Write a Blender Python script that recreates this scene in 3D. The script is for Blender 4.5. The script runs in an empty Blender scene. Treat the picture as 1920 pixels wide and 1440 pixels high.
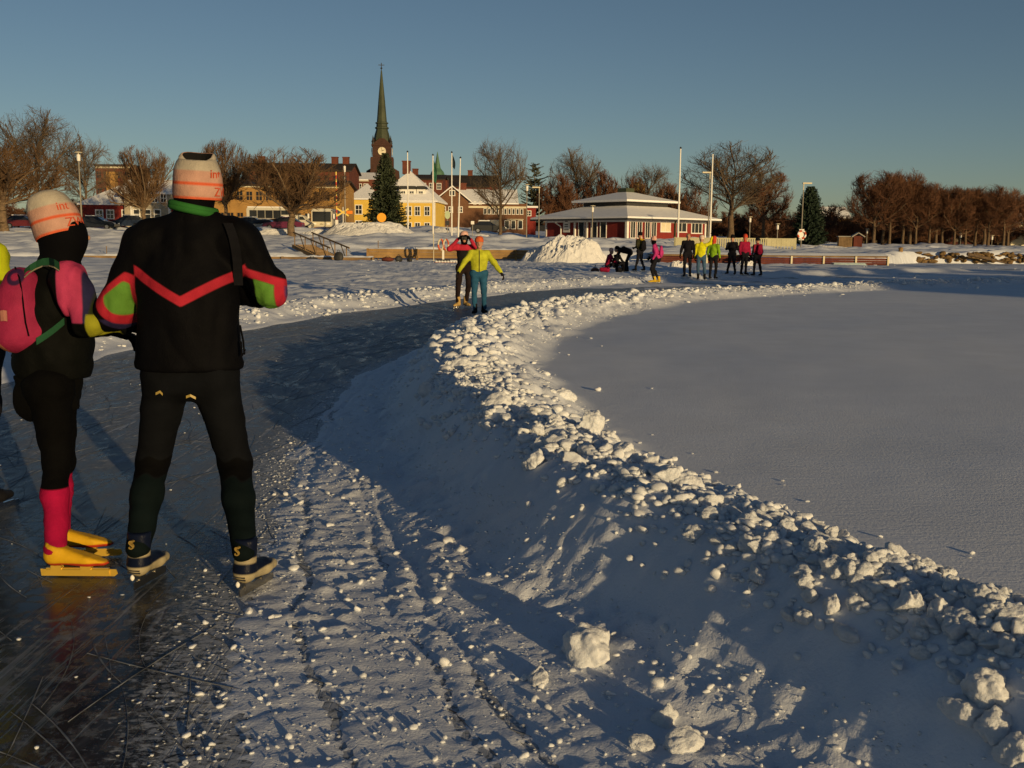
import bpy, bmesh, math, random
import numpy as np
from mathutils import Vector, Matrix

SC = bpy.context.scene
COL = SC.collection
R = math.radians

# ------------------------------------------------------------------ camera
F_PX, CX, CY, HOR = 1900.0, 960.0, 720.0, 452.0
PITCH = math.atan((CY - HOR) / F_PX)
ROLL = R(0.5)
CAM = np.array([0.0, 0.0, 1.6])
_f = np.array([0, math.cos(PITCH), -math.sin(PITCH)])
_u0 = np.array([0, math.sin(PITCH), math.cos(PITCH)])
_r0 = np.array([1.0, 0, 0])
_r = _r0 * math.cos(ROLL) + _u0 * math.sin(ROLL)
_u = -_r0 * math.sin(ROLL) + _u0 * math.cos(ROLL)
camd = bpy.data.cameras.new('camera')
camo = bpy.data.objects.new('camera', camd); COL.objects.link(camo)
camd.sensor_fit = 'HORIZONTAL'; camd.sensor_width = 36.0
camd.lens = F_PX / 1920.0 * 36.0
camd.clip_start = 0.1; camd.clip_end = 6000
camo.matrix_world = Matrix(((_r[0], _u[0], -_f[0], CAM[0]), (_r[1], _u[1], -_f[1], CAM[1]),
                            (_r[2], _u[2], -_f[2], CAM[2]), (0, 0, 0, 1)))
SC.camera = camo

def _ray(px, py):
    return _f + _r * ((px - CX) / F_PX) + _u * ((CY - py) / F_PX)
def P(px, py, Y):
    """world point seen at photo position (px, py) that stands Y metres ahead"""
    d = _ray(px, py); return CAM + d * (Y / d[1])
def G(px, py, h=0.0):
    """world point seen at (px, py) that lies at height h"""
    d = _ray(px, py); return CAM + d * ((h - CAM[2]) / d[2])
def mpp(Y): return Y / F_PX

# ------------------------------------------------------------------ sky, sun, exposure
SUN_EL = R(6.3)
SUN_AZ = R(149.0)          # clockwise from +Y (towards +X): behind the camera, to the right
w = bpy.data.worlds.new('World'); SC.world = w; w.use_nodes = True
nt = w.node_tree; bg = nt.nodes['Background']
sky = nt.nodes.new('ShaderNodeTexSky'); sky.sky_type = 'NISHITA'; sky.sun_disc = False
sky.sun_elevation = SUN_EL; sky.sun_rotation = SUN_AZ
sky.altitude = 0; sky.air_density = 0.75; sky.dust_density = 0.35; sky.ozone_density = 1.5
nt.links.new(sky.outputs[0], bg.inputs[0]); bg.inputs[1].default_value = 0.057
sd = bpy.data.lights.new('sun', 'SUN'); so = bpy.data.objects.new('sun', sd); COL.objects.link(so)
sd.energy = 3.9; sd.angle = R(0.53); sd.color = (1.0, 0.72, 0.36)
SUNV = np.array([math.sin(SUN_AZ) * math.cos(SUN_EL), math.cos(SUN_AZ) * math.cos(SUN_EL), math.sin(SUN_EL)])
so.rotation_euler = Vector(SUNV).to_track_quat('Z', 'Y').to_euler()
so.location = (20, -30, 12)
vs = SC.view_settings
vs.view_transform = 'Standard'; vs.look = 'None'; vs.exposure = 0.17; vs.gamma = 1.0
SC.cycles.use_denoising = True
SC.cycles.max_bounces = 6

# ------------------------------------------------------------------ noise
def _hash(ix, iy, iz, seed):
    n = (ix.astype(np.int64) * 374761393 + iy.astype(np.int64) * 668265263 + iz.astype(np.int64) * 1274126177 + seed * 974634481) & 0x7fffffff
    n = ((n ^ (n >> 13)) * 1274126177) & 0x7fffffff
    n = ((n ^ (n >> 16)) * 668265263) & 0x7fffffff
    return ((n ^ (n >> 15)) & 0xffff) / 65535.0
def vn2(x, y, seed=0):
    ix = np.floor(x); iy = np.floor(y); fx = x - ix; fy = y - iy
    ix = ix.astype(np.int64); iy = iy.astype(np.int64); z = np.zeros_like(ix)
    fx = fx * fx * fx * (fx * (fx * 6 - 15) + 10); fy = fy * fy * fy * (fy * (fy * 6 - 15) + 10)
    a = _hash(ix, iy, z, seed); b = _hash(ix + 1, iy, z, seed); c = _hash(ix, iy + 1, z, seed); d = _hash(ix + 1, iy + 1, z, seed)
    return (a + (b - a) * fx) * (1 - fy) + (c + (d - c) * fx) * fy
def fbm2(x, y, oct=4, seed=0, gain=0.5):
    s = 0; a = 1.0; t = 0
    for o in range(oct):
        s = s + a * (vn2(x * 2 ** o + o * 17.3, y * 2 ** o - o * 9.1, seed + o) - 0.5); t += a; a *= gain
    return s / t * 2
def vn3(x, y, z, seed=0):
    ix = np.floor(x); iy = np.floor(y); iz = np.floor(z); fx = x - ix; fy = y - iy; fz = z - iz
    ix = ix.astype(np.int64); iy = iy.astype(np.int64); iz = iz.astype(np.int64)
    fx = fx * fx * (3 - 2 * fx); fy = fy * fy * (3 - 2 * fy); fz = fz * fz * (3 - 2 * fz)
    r = 0
    for dx in (0, 1):
        for dy in (0, 1):
            for dz in (0, 1):
                r = r + _hash(ix + dx, iy + dy, iz + dz, seed) * (fx if dx else 1 - fx) * (fy if dy else 1 - fy) * (fz if dz else 1 - fz)
    return r
def fbm3(p, oct=3, seed=0):
    s = 0; a = 1.0; t = 0
    for o in range(oct):
        k = 2 ** o; s = s + a * (vn3(p[..., 0] * k + o * 5.2, p[..., 1] * k + o * 1.7, p[..., 2] * k - o * 3.3, seed + o) - 0.5); t += a; a *= 0.5
    return s / t * 2
def worley2(x, y, seed=0):
    """distance to the nearest scattered point: rounded lumps with creases between"""
    ix = np.floor(x).astype(np.int64); iy = np.floor(y).astype(np.int64); best = np.full(x.shape, 9.0); z = np.zeros_like(ix)
    for dx in (-1, 0, 1):
        for dy in (-1, 0, 1):
            a = ix + dx; b = iy + dy; px = a + _hash(a, b, z, seed); py = b + _hash(a, b, z + 1, seed)
            best = np.minimum(best, (px - x) ** 2 + (py - y) ** 2)
    return np.sqrt(best)
def sstep(a, b, x):
    t = np.clip((x - a) / (b - a), 0, 1); return t * t * (3 - 2 * t)

# ------------------------------------------------------------------ materials
def newmat(name):
    m = bpy.data.materials.new(name); m.use_nodes = True
    return m, m.node_tree, m.node_tree.nodes['Principled BSDF']
def N(nt, typ, **kw):
    n = nt.nodes.new(typ)
    for k, v in kw.items():
        if k.startswith('i_'): n.inputs[k[2:].replace('_', ' ')].default_value = v
        else: setattr(n, k, v)
    return n
_MC = {}
def mat(name, col, rough=0.7, var=0.25, scale=3.0, bump=0.0, bscale=40.0, metal=0.0, spec=0.3, coords='Object', aniso=None):
    """procedural surface: base colour broken up by noise, optional fine relief"""
    if name in _MC: return _MC[name]
    m, nt, b = newmat(name)
    tc = N(nt, 'ShaderNodeTexCoord')
    src = tc.outputs[coords]
    if aniso:
        mp = N(nt, 'ShaderNodeMapping'); mp.inputs['Scale'].default_value = aniso
        nt.links.new(src, mp.inputs[0]); src = mp.outputs[0]
    nz = N(nt, 'ShaderNodeTexNoise'); nz.inputs['Scale'].default_value = scale; nz.inputs['Detail'].default_value = 6
    nt.links.new(src, nz.inputs['Vector'])
    cr = N(nt, 'ShaderNodeValToRGB')
    lo = [c * (1 - var) for c in col]; hi = [min(1, c * (1 + var)) for c in col]
    cr.color_ramp.elements[0].position = 0.3; cr.color_ramp.elements[0].color = (*lo, 1)
    cr.color_ramp.elements[1].position = 0.7; cr.color_ramp.elements[1].color = (*hi, 1)
    nt.links.new(nz.outputs[0], cr.inputs[0]); nt.links.new(cr.outputs[0], b.inputs['Base Color'])
    b.inputs['Roughness'].default_value = rough; b.inputs['Metallic'].default_value = metal
    b.inputs['Specular IOR Level'].default_value = spec
    if bump:
        n2 = N(nt, 'ShaderNodeTexNoise'); n2.inputs['Scale'].default_value = bscale; n2.inputs['Detail'].default_value = 4
        nt.links.new(src, n2.inputs['Vector'])
        bp = N(nt, 'ShaderNodeBump'); bp.inputs['Strength'].default_value = bump; bp.inputs['Distance'].default_value = 0.02
        nt.links.new(n2.outputs[0], bp.inputs['Height']); nt.links.new(bp.outputs[0], b.inputs['Normal'])
    _MC[name] = m; return m

# ------------------------------------------------------------------ mesh building
class MB:
    def __init__(s): s.v = []; s.f = []; s.m = []; s.n = 0
    def add(s, v, f, mi=0):
        v = np.asarray(v, float).reshape(-1, 3); k = s.n; s.v.append(v); s.n += len(v)
        s.f += [tuple(int(i) + k for i in q) for q in f]; s.m += [mi] * len(f); return s
    def box(s, c, d, rz=0.0, mi=0, M=None):
        c = np.asarray(c, float); hx, hy, hz = [q / 2 for q in d]
        v = np.array([(x, y, z) for x in (-hx, hx) for y in (-hy, hy) for z in (-hz, hz)])
        if M is not None: v = v @ np.asarray(M, float).T
        elif rz:
            ca, sa = math.cos(rz), math.sin(rz); v = v @ np.array([[ca, sa, 0], [-sa, ca, 0], [0, 0, 1]])
        return s.add(v + c, [(0, 1, 3, 2), (4, 6, 7, 5), (0, 4, 5, 1), (2, 3, 7, 6), (0, 2, 6, 4), (1, 5, 7, 3)], mi)
    def bar(s, a, b, wd, ht, mi=0):
        """rectangular bar from a to b, wd wide (horizontal) and ht high"""
        a = np.asarray(a, float); b = np.asarray(b, float); x = b - a; L = np.linalg.norm(x); x = x / L
        up = np.array([0, 0, 1.0]) if abs(x[2]) < 0.95 else np.array([0, 1.0, 0])
        y = np.cross(up, x); y /= np.linalg.norm(y); z = np.cross(x, y)
        return s.box((a + b) / 2, (L, wd, ht), M=np.stack([x, y, z], 1), mi=mi)
    def tube(s, pts, rad, n=8, mi=0, caps=True):
        pts = np.asarray(pts, float); k = len(pts); rad = np.broadcast_to(np.asarray(rad, float), (k,))
        v = []; prev = None
        for i in range(k):
            t = pts[min(i + 1, k - 1)] - pts[max(i - 1, 0)]; t = t / (np.linalg.norm(t) + 1e-9)
            if prev is None:
                up = np.array([0, 0, 1.0]) if abs(t[2]) < 0.9 else np.array([1.0, 0, 0]); a = np.cross(up, t)
            else: a = prev - t * np.dot(prev, t)
            a /= np.linalg.norm(a) + 1e-9; prev = a; b = np.cross(t, a)
            for j in range(n):
                q = 2 * math.pi * j / n; v.append(pts[i] + rad[i] * (math.cos(q) * a + math.sin(q) * b))
        f = [(i * n + j, i * n + (j + 1) % n, (i + 1) * n + (j + 1) % n, (i + 1) * n + j) for i in range(k - 1) for j in range(n)]
        if caps: f += [tuple(range(n - 1, -1, -1)), tuple((k - 1) * n + j for j in range(n))]
        return s.add(v, f, mi)
    def lathe(s, prof, n=16, c=(0, 0, 0), mi=0, sx=1.0, sy=1.0):
        v = []; k = len(prof)
        for r_, z in prof:
            for j in range(n):
                q = 2 * math.pi * j / n; v.append((c[0] + sx * r_ * math.cos(q), c[1] + sy * r_ * math.sin(q), c[2] + z))
        f = [(i * n + j, i * n + (j + 1) % n, (i + 1) * n + (j + 1) % n, (i + 1) * n + j) for i in range(k - 1) for j in range(n)]
        if prof[0][0] > 1e-4: f.append(tuple(range(n - 1, -1, -1)))
        if prof[-1][0] > 1e-4: f.append(tuple((k - 1) * n + j for j in range(n)))
        return s.add(v, f, mi)
    def poly(s, pts, mi=0): return s.add(pts, [tuple(range(len(pts)))], mi)
    def prism(s, pts, ext, mi=0):
        """closed polygon pts extruded by vector ext"""
        pts = np.asarray(pts, float); k = len(pts); e = np.asarray(ext, float)
        f = [tuple(range(k - 1, -1, -1)), tuple(range(k, 2 * k))] + [(i, (i + 1) % k, k + (i + 1) % k, k + i) for i in range(k)]
        return s.add(np.vstack([pts, pts + e]), f, mi)
    def mesh(s, name, mats=(), smooth=False):
        me = bpy.data.meshes.new(name)
        me.from_pydata(np.vstack(s.v).tolist() if s.v else [], [], s.f)
        for m in (mats if isinstance(mats, (list, tuple)) else [mats]): me.materials.append(m)
        if any(s.m): me.polygons.foreach_set('material_index', s.m)
        bm = bmesh.new(); bm.from_mesh(me); bmesh.ops.recalc_face_normals(bm, faces=bm.faces); bm.to_mesh(me); bm.free()
        if smooth: me.polygons.foreach_set('use_smooth', [True] * len(me.polygons))
        return me
    def build(s, name, mats=(), parent=None, smooth=False, **k):
        return link(name, s.mesh(name, mats, smooth), parent, **k)

def npmesh(name, v, f, mats=(), smooth=False, mi=None):
    """fast mesh from numpy arrays: f is (n,3) or (n,4)"""
    me = bpy.data.meshes.new(name); v = np.ascontiguousarray(v, dtype=np.float32); f = np.ascontiguousarray(f, dtype=np.int32)
    me.vertices.add(len(v)); me.vertices.foreach_set('co', v.ravel())
    k = f.shape[1]; me.loops.add(f.size); me.loops.foreach_set('vertex_index', f.ravel())
    me.polygons.add(len(f)); me.polygons.foreach_set('loop_start', np.arange(0, f.size, k, dtype=np.int32))
    for m in (mats if isinstance(mats, (list, tuple)) else [mats]): me.materials.append(m)
    if mi is not None: me.polygons.foreach_set('material_index', np.ascontiguousarray(mi, dtype=np.int32))
    me.polygons.foreach_set('use_smooth', np.full(len(f), smooth, dtype=bool))
    me.update(calc_edges=True); me.validate()
    return me
def link(name, me, parent=None, loc=None, rz=None, label=None, cat=None, group=None, kind=None):
    o = bpy.data.objects.new(name, me); COL.objects.link(o)
    if parent is not None: o.parent = parent
    if loc is not None: o.location = tuple(float(q) for q in loc)
    if rz is not None: o.rotation_euler = (0, 0, rz)
    return tag(o, label, cat, group, kind)
def tag(o, label=None, cat=None, group=None, kind=None):
    if label: o['label'] = label
    if cat: o['category'] = cat
    if group: o['group'] = group
    if kind: o['kind'] = kind
    return o
def thing(name, label, cat, loc=(0, 0, 0), rz=0.0, group=None):
    return link(name, None, None, loc, rz, label, cat, group)
def copy_tree(o, parent=None):
    c = o.copy(); COL.objects.link(c); c.parent = parent
    for ch in list(o.children): copy_tree(ch, c)
    return c
# ================================================================== snow and ice of the lake
def curve1(pts):
    a = np.array(sorted(pts)); 
    ys = a[:, 0]; xs = a[:, 1]
    # monotone-ish cubic through points (Catmull-Rom on non-uniform knots)
    m = np.gradient(xs, ys)
    def ev(y):
        y = np.clip(y, ys[0], ys[-1]); i = np.clip(np.searchsorted(ys, y) - 1, 0, len(ys) - 2)
        h = ys[i + 1] - ys[i]; t = (y - ys[i]) / h
        return ((2 * t**3 - 3 * t**2 + 1) * xs[i] + (t**3 - 2 * t**2 + t) * h * m[i] + (-2 * t**3 + 3 * t**2) * xs[i + 1] + (t**3 - t**2) * h * m[i + 1])
    return ev
# ridge crest, x as a function of the distance ahead
crest = curve1([(-12, 16), (-6, 9.6), (-2, 5.3), (0, 3.45), (1.5, 2.25), (2.83, 1.45), (3.8, 0.92), (4.7, 0.5), (6.5, -0.12), (8.5, -0.55), (10.6, -0.80),
                (13, -0.78), (16, -0.2), (20, 1.1), (24.5, 3.5), (28, 6.8), (33, 12.5), (39, 20), (50, 35), (62, 52)])
stripw = curve1([(-12, 2.6), (0, 2.5), (3, 2.05), (5.5, 1.55), (8, 1.25), (10, 1.1), (14, 0.85), (20, 0.8), (62, 0.8)])
leftedge = curve1([(-12, -4.0), (4, -5.2), (9.9, -5.6), (13.3, -5.7), (18, -4.9), (23, -3.4), (28, -1.6), (34, 1.3), (41, 6.5), (50, 14), (62, 28)])
def slope_cos(y):
    s = (crest(y + 0.15) - crest(y - 0.15)) / 0.3; return 1 / np.sqrt(1 + s * s)
def ridge_d(x, y): return (x - crest(y)) * slope_cos(y)
def snow_h(x, y):
    """height of the snow over the lake ice; below zero where the ice has been swept bare"""
    d = ridge_d(x, y)
    wob = 0.10 * fbm2(x * 1.3, y * 1.3, 3, 5)
    top = 0.46 + 0.06 * fbm2(x * 0.8, y * 0.8, 2, 9)
    top = top * (1 - 0.22 * sstep(16, 30, y)) * (1 - 0.5 * (1 - sstep(0.4, 2.5, y)))
    dd = d + wob
    field = 0.20 + 0.065 * fbm2(x * 0.12 + 3, y * 0.10, 3, 11) + 0.006 * fbm2(x * 1.1, y * 0.55, 3, 12) + 0.045 * sstep(-1.1, 1.1, (x - 3.05) * 0.92 - (11.6 - y) * 0.396 + 0.5 * fbm2(x * 0.3, y * 0.3, 2, 13)) - 0.02
    # inner slope, crest, outer slope
    inner = sstep(-0.62, 0.02, dd) ** 0.9
    wide = 0.60 + 0.40 * sstep(4.0, 8.5, y)
    outer = sstep(0.25 * wide, 1.30 * wide, d + 0.30 * fbm2(x * 0.9, y * 0.9, 2, 15))
    crestm = inner * (1 - outer)
    h = top * crestm + field * outer * (d > 0)
    # clods in the relief on the crest, softer lumps on the slope
    b = 1 - np.abs(fbm2(x * 4.2, y * 4.2, 3, 21)) * 1.6
    b2 = 1 - np.abs(fbm2(x * 11, y * 11, 3, 22)) * 1.6
    lump = sstep(-0.30, 0.1, dd) * (1 - sstep(0.6 * wide, 1.3 * wide, d))
    lm = lump > 0.001
    if lm.any():
        xx, yy_ = np.broadcast_to(x, lump.shape)[lm], np.broadcast_to(y, lump.shape)[lm]
        wx = xx + 0.05 * fbm2(xx * 6, yy_ * 6, 2, 26); wy = yy_ + 0.05 * fbm2(xx * 6 + 9, yy_ * 6, 2, 27)
        gate = sstep(-0.45, 0.25, fbm2(xx * 2.2, yy_ * 2.2, 2, 28))
        q = 0.115 * (0.65 - worley2(wx * 4.6, wy * 4.6, 3)) + 0.070 * gate * (0.65 - worley2(wx * 9.5, wy * 9.5, 4)) + 0.034 * (0.65 - worley2(wx * 20, wy * 20, 5))
        lh = np.zeros(lump.shape); lh[lm] = q * (0.55 + 0.45 * sstep(4.0, 7.0, yy_)); h = h + lump * lh
    slopem = sstep(-0.8, -0.5, dd) * (1 - sstep(-0.2, 0.05, dd))
    h = h + slopem * (0.038 * fbm2(x * 3.6, y * 3.6, 4, 23) + 0.022 * b2 + 0.012 * b - 0.018)
    # beaten, scraped strip between bare ice and ridge
    sw = stripw(y) + 0.16 * fbm2(x * 1.7, y * 1.2, 3, 31)
    s_in = sstep(-sw - 0.05, -sw + 0.30, d)
    along = d * 1.0; 
    scr = fbm2(x * 9 + y * 1.5, y * 26 - x * 6, 3, 33)
    grains = fbm2(x * 34, y * 34, 3, 34)
    groove = np.exp(-((d + sw * 0.52 + 0.03 * np.sin(y * 1.3)) / 0.028) ** 2) + 0.8 * np.exp(-((d + sw * 0.80 + 0.02 * np.sin(y * 0.9 + 1)) / 0.02) ** 2) + 0.7 * np.exp(-((d + sw * 0.56 + 0.05) / 0.02) ** 2)
    crumbs = sstep(0.08, 0.5, fbm2(x * 13, y * 17, 3, 37)) * sstep(-0.35, 0.3, fbm2(x * 1.5, y * 2.2, 2, 38))
    strip = -0.012 + 0.020 * s_in + 0.0055 * scr + 0.005 * grains + 0.014 * crumbs * s_in * (1.3 - worley2(x * 16, y * 19, 6)) - 0.020 * groove * (1 - sstep(-0.9, -0.6, d)) + 0.05 * sstep(-1.15, -0.55, d + 0.2 * fbm2(x * 1.2, y * 1.2, 2, 35))
    onice = -0.05 * (1 - sstep(-sw - 0.25, -sw + 0.12, d))
    h = np.where(d < 1.4, np.maximum(h, 0) + (strip + onice) * (1 - sstep(-0.62, -0.35, dd)), h)
    # bank along the other side of the track
    L = leftedge(y) + 0.35 * fbm2(x * 0.5, y * 0.5, 3, 41)
    ls = (leftedge(y + 0.2) - leftedge(y - 0.2)) / 0.4
    e = (L - x) / np.sqrt(1 + ls * ls)
    bank = 0.03 * sstep(-0.25, 0.05, e) + 0.20 * sstep(0.0, 0.75, e) * (1 - 0.45 * sstep(0.9, 2.2, e))
    rough = 0.07 * fbm2(x * 1.1, y * 1.7, 3, 43) + 0.045 * fbm2(x * 4, y * 5, 3, 44)
    far = 0.16 * fbm2(x * 0.30, y * 0.45, 4, 46) * sstep(1.5, 4, e) + 0.05 * sstep(0.25, 0.8, fbm2(x * 0.9, y * 1.6, 3, 47)) * sstep(1, 3, e)
    h = np.where(e > -0.25, np.maximum(h, 0) + bank + (rough + far) * sstep(0.0, 0.4, e) - 0.05 * (1 - sstep(-0.25, 0.02, e)), h)
    # trampled, dusted snow where the skaters gather and the track runs on
    gath = sstep(33, 37, y + 1.5 * fbm2(x * 0.5, y * 0.5, 2, 55)) * (e <= 0.2) * (d < -0.3)
    h = np.where(gath > 0, np.maximum(h, -0.03 + gath * (0.045 + 0.05 * fbm2(x * 0.7, y * 0.9, 3, 56) + 0.03 * fbm2(x * 3.5, y * 3.5, 3, 57))), h)
    return h

def axis_grid(segs):
    out = []
    for a, b, st in segs: out.append(np.arange(a, b, st))
    return np.unique(np.round(np.concatenate(out), 4))
def height_mesh(name, xs, ys, fn, m):
    X, Y = np.meshgrid(xs, ys); Z = fn(X, Y)
    v = np.stack([X, Y, Z], -1).reshape(-1, 3); nx = len(xs); ny = len(ys)
    i = (np.arange(ny - 1)[:, None] * nx + np.arange(nx - 1)[None]).ravel()
    return npmesh(name, v, np.stack([i, i + 1, i + nx + 1, i + nx], 1), m, True)

def snow_material(name, tint=(0.68, 0.72, 0.80), grain=0.35, gscale=90, ripples=0.0, dirt=0.0, sss=0.0):
    m, nt, b = newmat(name)
    tc = N(nt, 'ShaderNodeTexCoord'); pos = tc.outputs['Object']
    nz = N(nt, 'ShaderNodeTexNoise'); nz.inputs['Scale'].default_value = 1.7; nz.inputs['Detail'].default_value = 8
    nt.links.new(pos, nz.inputs['Vector'])
    cr = N(nt, 'ShaderNodeValToRGB'); e = cr.color_ramp.elements
    e[0].position = 0.25; e[0].color = (*[c * 0.9 for c in tint], 1); e[1].position = 0.7; e[1].color = (*tint, 1)
    nt.links.new(nz.outputs[0], cr.inputs[0]); nt.links.new(cr.outputs[0], b.inputs['Base Color'])
    b.inputs['Roughness'].default_value = 0.75; b.inputs['Specular IOR Level'].default_value = 0.25
    if sss: b.inputs['Subsurface Weight'].default_value = sss; b.inputs['Subsurface Scale'].default_value = 0.025; b.inputs['Subsurface Radius'].default_value = (1.0, 0.9, 0.8)
    n1 = N(nt, 'ShaderNodeTexNoise'); n1.inputs['Scale'].default_value = gscale; n1.inputs['Detail'].default_value = 5; n1.inputs['Roughness'].default_value = 0.65
    nt.links.new(pos, n1.inputs['Vector'])
    bp = N(nt, 'ShaderNodeBump'); bp.inputs['Strength'].default_value = grain; bp.inputs['Distance'].default_value = 0.006
    nt.links.new(n1.outputs[0], bp.inputs['Height'])
    if ripples:
        mp = N(nt, 'ShaderNodeMapping'); mp.inputs['Scale'].default_value = (7.0, 30.0, 8.0); mp.inputs['Rotation'].default_value = (0, 0, R(-8))
        nt.links.new(pos, mp.inputs[0])
        n2 = N(nt, 'ShaderNodeTexNoise'); n2.inputs['Scale'].default_value = 1.0; n2.inputs['Detail'].default_value = 4
        nt.links.new(mp.outputs[0], n2.inputs['Vector'])
        b2 = N(nt, 'ShaderNodeBump'); b2.inputs['Distance'].default_value = 0.012; fa = N(nt, 'ShaderNodeAttribute', attribute_name='untouched'); fm = N(nt, 'ShaderNodeMath', operation='MULTIPLY'); fm.inputs[1].default_value = ripples; nt.links.new(fa.outputs['Fac'], fm.inputs[0]); nt.links.new(fm.outputs[0], b2.inputs['Strength'])
        nt.links.new(n2.outputs[0], b2.inputs['Height']); nt.links.new(b2.outputs[0], bp.inputs['Normal'])
    nt.links.new(bp.outputs[0], b.inputs['Normal'])
    return m
M_SNOW = snow_material('snow', ripples=0.24, grain=0.7, gscale=60)
M_CLOD = snow_material('snow_clod', tint=(0.66, 0.685, 0.72), grain=0.5, gscale=60, sss=0.6)
M_SHORE = snow_material('shore_snow', grain=0.6, gscale=6)

# bare ice: dark, glossy, scored by blades and dusted with scrapings
def ice_material():
    m, nt, b = newmat('lake_ice'); L = nt.links.new
    tc = N(nt, 'ShaderNodeTexCoord'); pos = tc.outputs['Object']
    def noise(scale, detail=5, rot=0.0, sc=(1, 1, 1), dist=0.0, rough=0.55):
        mp = N(nt, 'ShaderNodeMapping'); mp.inputs['Rotation'].default_value = (0, 0, rot); mp.inputs['Scale'].default_value = sc
        L(pos, mp.inputs[0]); n = N(nt, 'ShaderNodeTexNoise'); n.inputs['Scale'].default_value = scale; n.inputs['Detail'].default_value = detail
        n.inputs['Distortion'].default_value = dist; n.inputs['Roughness'].default_value = rough
        L(mp.outputs[0], n.inputs['Vector']); return n.outputs[0]
    def ramp(x, a, b_, ca=0.0, cb=1.0):
        r_ = N(nt, 'ShaderNodeMapRange'); r_.inputs[1].default_value = a; r_.inputs[2].default_value = b_; r_.inputs[3].default_value = ca; r_.inputs[4].default_value = cb
        r_.interpolation_type = 'SMOOTHSTEP'; L(x, r_.inputs[0]); return r_.outputs[0]
    def mth(op, a, b_):
        n = N(nt, 'ShaderNodeMath', operation=op)
        for i, q in enumerate((a, b_)):
            if isinstance(q, (int, float)): n.inputs[i].default_value = q
            else: L(q, n.inputs[i])
        return n.outputs[0]
    # blade marks: long thin streaks in three directions
    s1 = ramp(noise(1.0, 4, R(22), (26, 0.9, 1), 0.6), 0.60, 0.68)
    s2 = ramp(noise(1.0, 4, R(-28), (30, 1.1, 1), 0.5), 0.62, 0.70)
    s3 = ramp(noise(1.0, 4, R(4), (20, 0.8, 1), 0.9), 0.62, 0.69)
    s4 = ramp(noise(1.0, 4, R(62), (9, 1.6, 1), 1.2), 0.62, 0.74)
    scr = mth('MAXIMUM', mth('MAXIMUM', s1, s2), mth('MAXIMUM', s3, s4))
    sx = N(nt, 'ShaderNodeSeparateXYZ'); L(pos, sx.inputs[0])
    patch = mth('MAXIMUM', ramp(noise(0.9, 5), 0.47, 0.72), mth('MULTIPLY', ramp(sx.outputs[1], 3.6, 9.0), ramp(noise(1.6, 6), 0.25, 0.55)))
    scuff = ramp(noise(1.0, 6, R(15), (5, 1.2, 1), 0.8, 0.7), 0.45, 0.72)
    dust = ramp(noise(14, 7, 0, (1, 1, 1), 0.4, 0.7), 0.50, 0.68)
    frost = mth('ADD', mth('MULTIPLY', scr, mth('ADD', 0.12, mth('MULTIPLY', patch, 0.5))), mth('MULTIPLY', mth('MULTIPLY', dust, patch), 0.5))
    frost = mth('MINIMUM', mth('ADD', mth('ADD', frost, mth('MULTIPLY', mth('MULTIPLY', ramp(sx.outputs[1], 3.8, 8.0), ramp(noise(2.2, 7, R(20), (2.5, 1, 1), 0.6, 0.7), 0.30, 0.62)), 0.34)), mth('MULTIPLY', mth('MULTIPLY', scuff, patch), 0.45)), 1.0)
    at_ = N(nt, 'ShaderNodeAttribute', attribute_name='scrapings'); sc_n = noise(22, 8, 0, (1, 1.6, 1), 0.3, 0.75)
    thr = mth('SUBTRACT', 0.86, mth('MULTIPLY', at_.outputs['Fac'], 0.46)); cover = N(nt, 'ShaderNodeMapRange'); L(mth('SUBTRACT', sc_n, thr), cover.inputs[0]); cover.inputs[1].default_value = -0.02; cover.inputs[2].default_value = 0.10
    frost = mth('MINIMUM', mth('ADD', frost, mth('MULTIPLY', cover.outputs[0], 0.9)), 1.0)
    mix = N(nt, 'ShaderNodeMix', data_type='RGBA'); mix.inputs[6].default_value = (0.020, 0.024, 0.028, 1); mix.inputs[7].default_value = (0.42, 0.45, 0.50, 1)
    L(frost, mix.inputs[0]); L(mix.outputs[2], b.inputs['Base Color'])
    L(ramp(frost, 0, 0.6, 0.24, 0.7), b.inputs['Roughness']); b.inputs['IOR'].default_value = 1.31; b.inputs['Specular IOR Level'].default_value = 0.5
    hgt = mth('ADD', mth('MULTIPLY', scr, -0.7), mth('ADD', mth('MULTIPLY', noise(5, 4), 0.5), mth('MULTIPLY', dust, 0.4)))
    bp = N(nt, 'ShaderNodeBump'); bp.inputs['Strength'].default_value = 0.5; bp.inputs['Distance'].default_value = 0.012
    L(hgt, bp.inputs['Height']); L(bp.outputs[0], b.inputs['Normal'])
    return m
M_ICE = ice_material()
ix_ = axis_grid([(-260, -14, 20), (-14, 10, 0.16), (10, 261, 20)]); iy_ = axis_grid([(-60, 1, 5), (1, 40, 0.16), (40, 97, 8)])
ice_me = height_mesh('lake_ice', ix_, iy_, lambda x, y: x * 0.0, M_ICE)
_X, _Y = np.meshgrid(ix_, iy_); _d = ridge_d(_X, _Y); _sw = stripw(_Y); _e = leftedge(_Y) - _X
_du = np.maximum(sstep(-0.75, 0.10, _d + _sw), 0.9 * sstep(-0.9, 0.0, _e)); _a = ice_me.attributes.new('scrapings', 'FLOAT', 'POINT'); _a.data.foreach_set('value', _du.ravel().astype(np.float32))
ice = link('lake_ice', ice_me, kind='structure')

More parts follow.
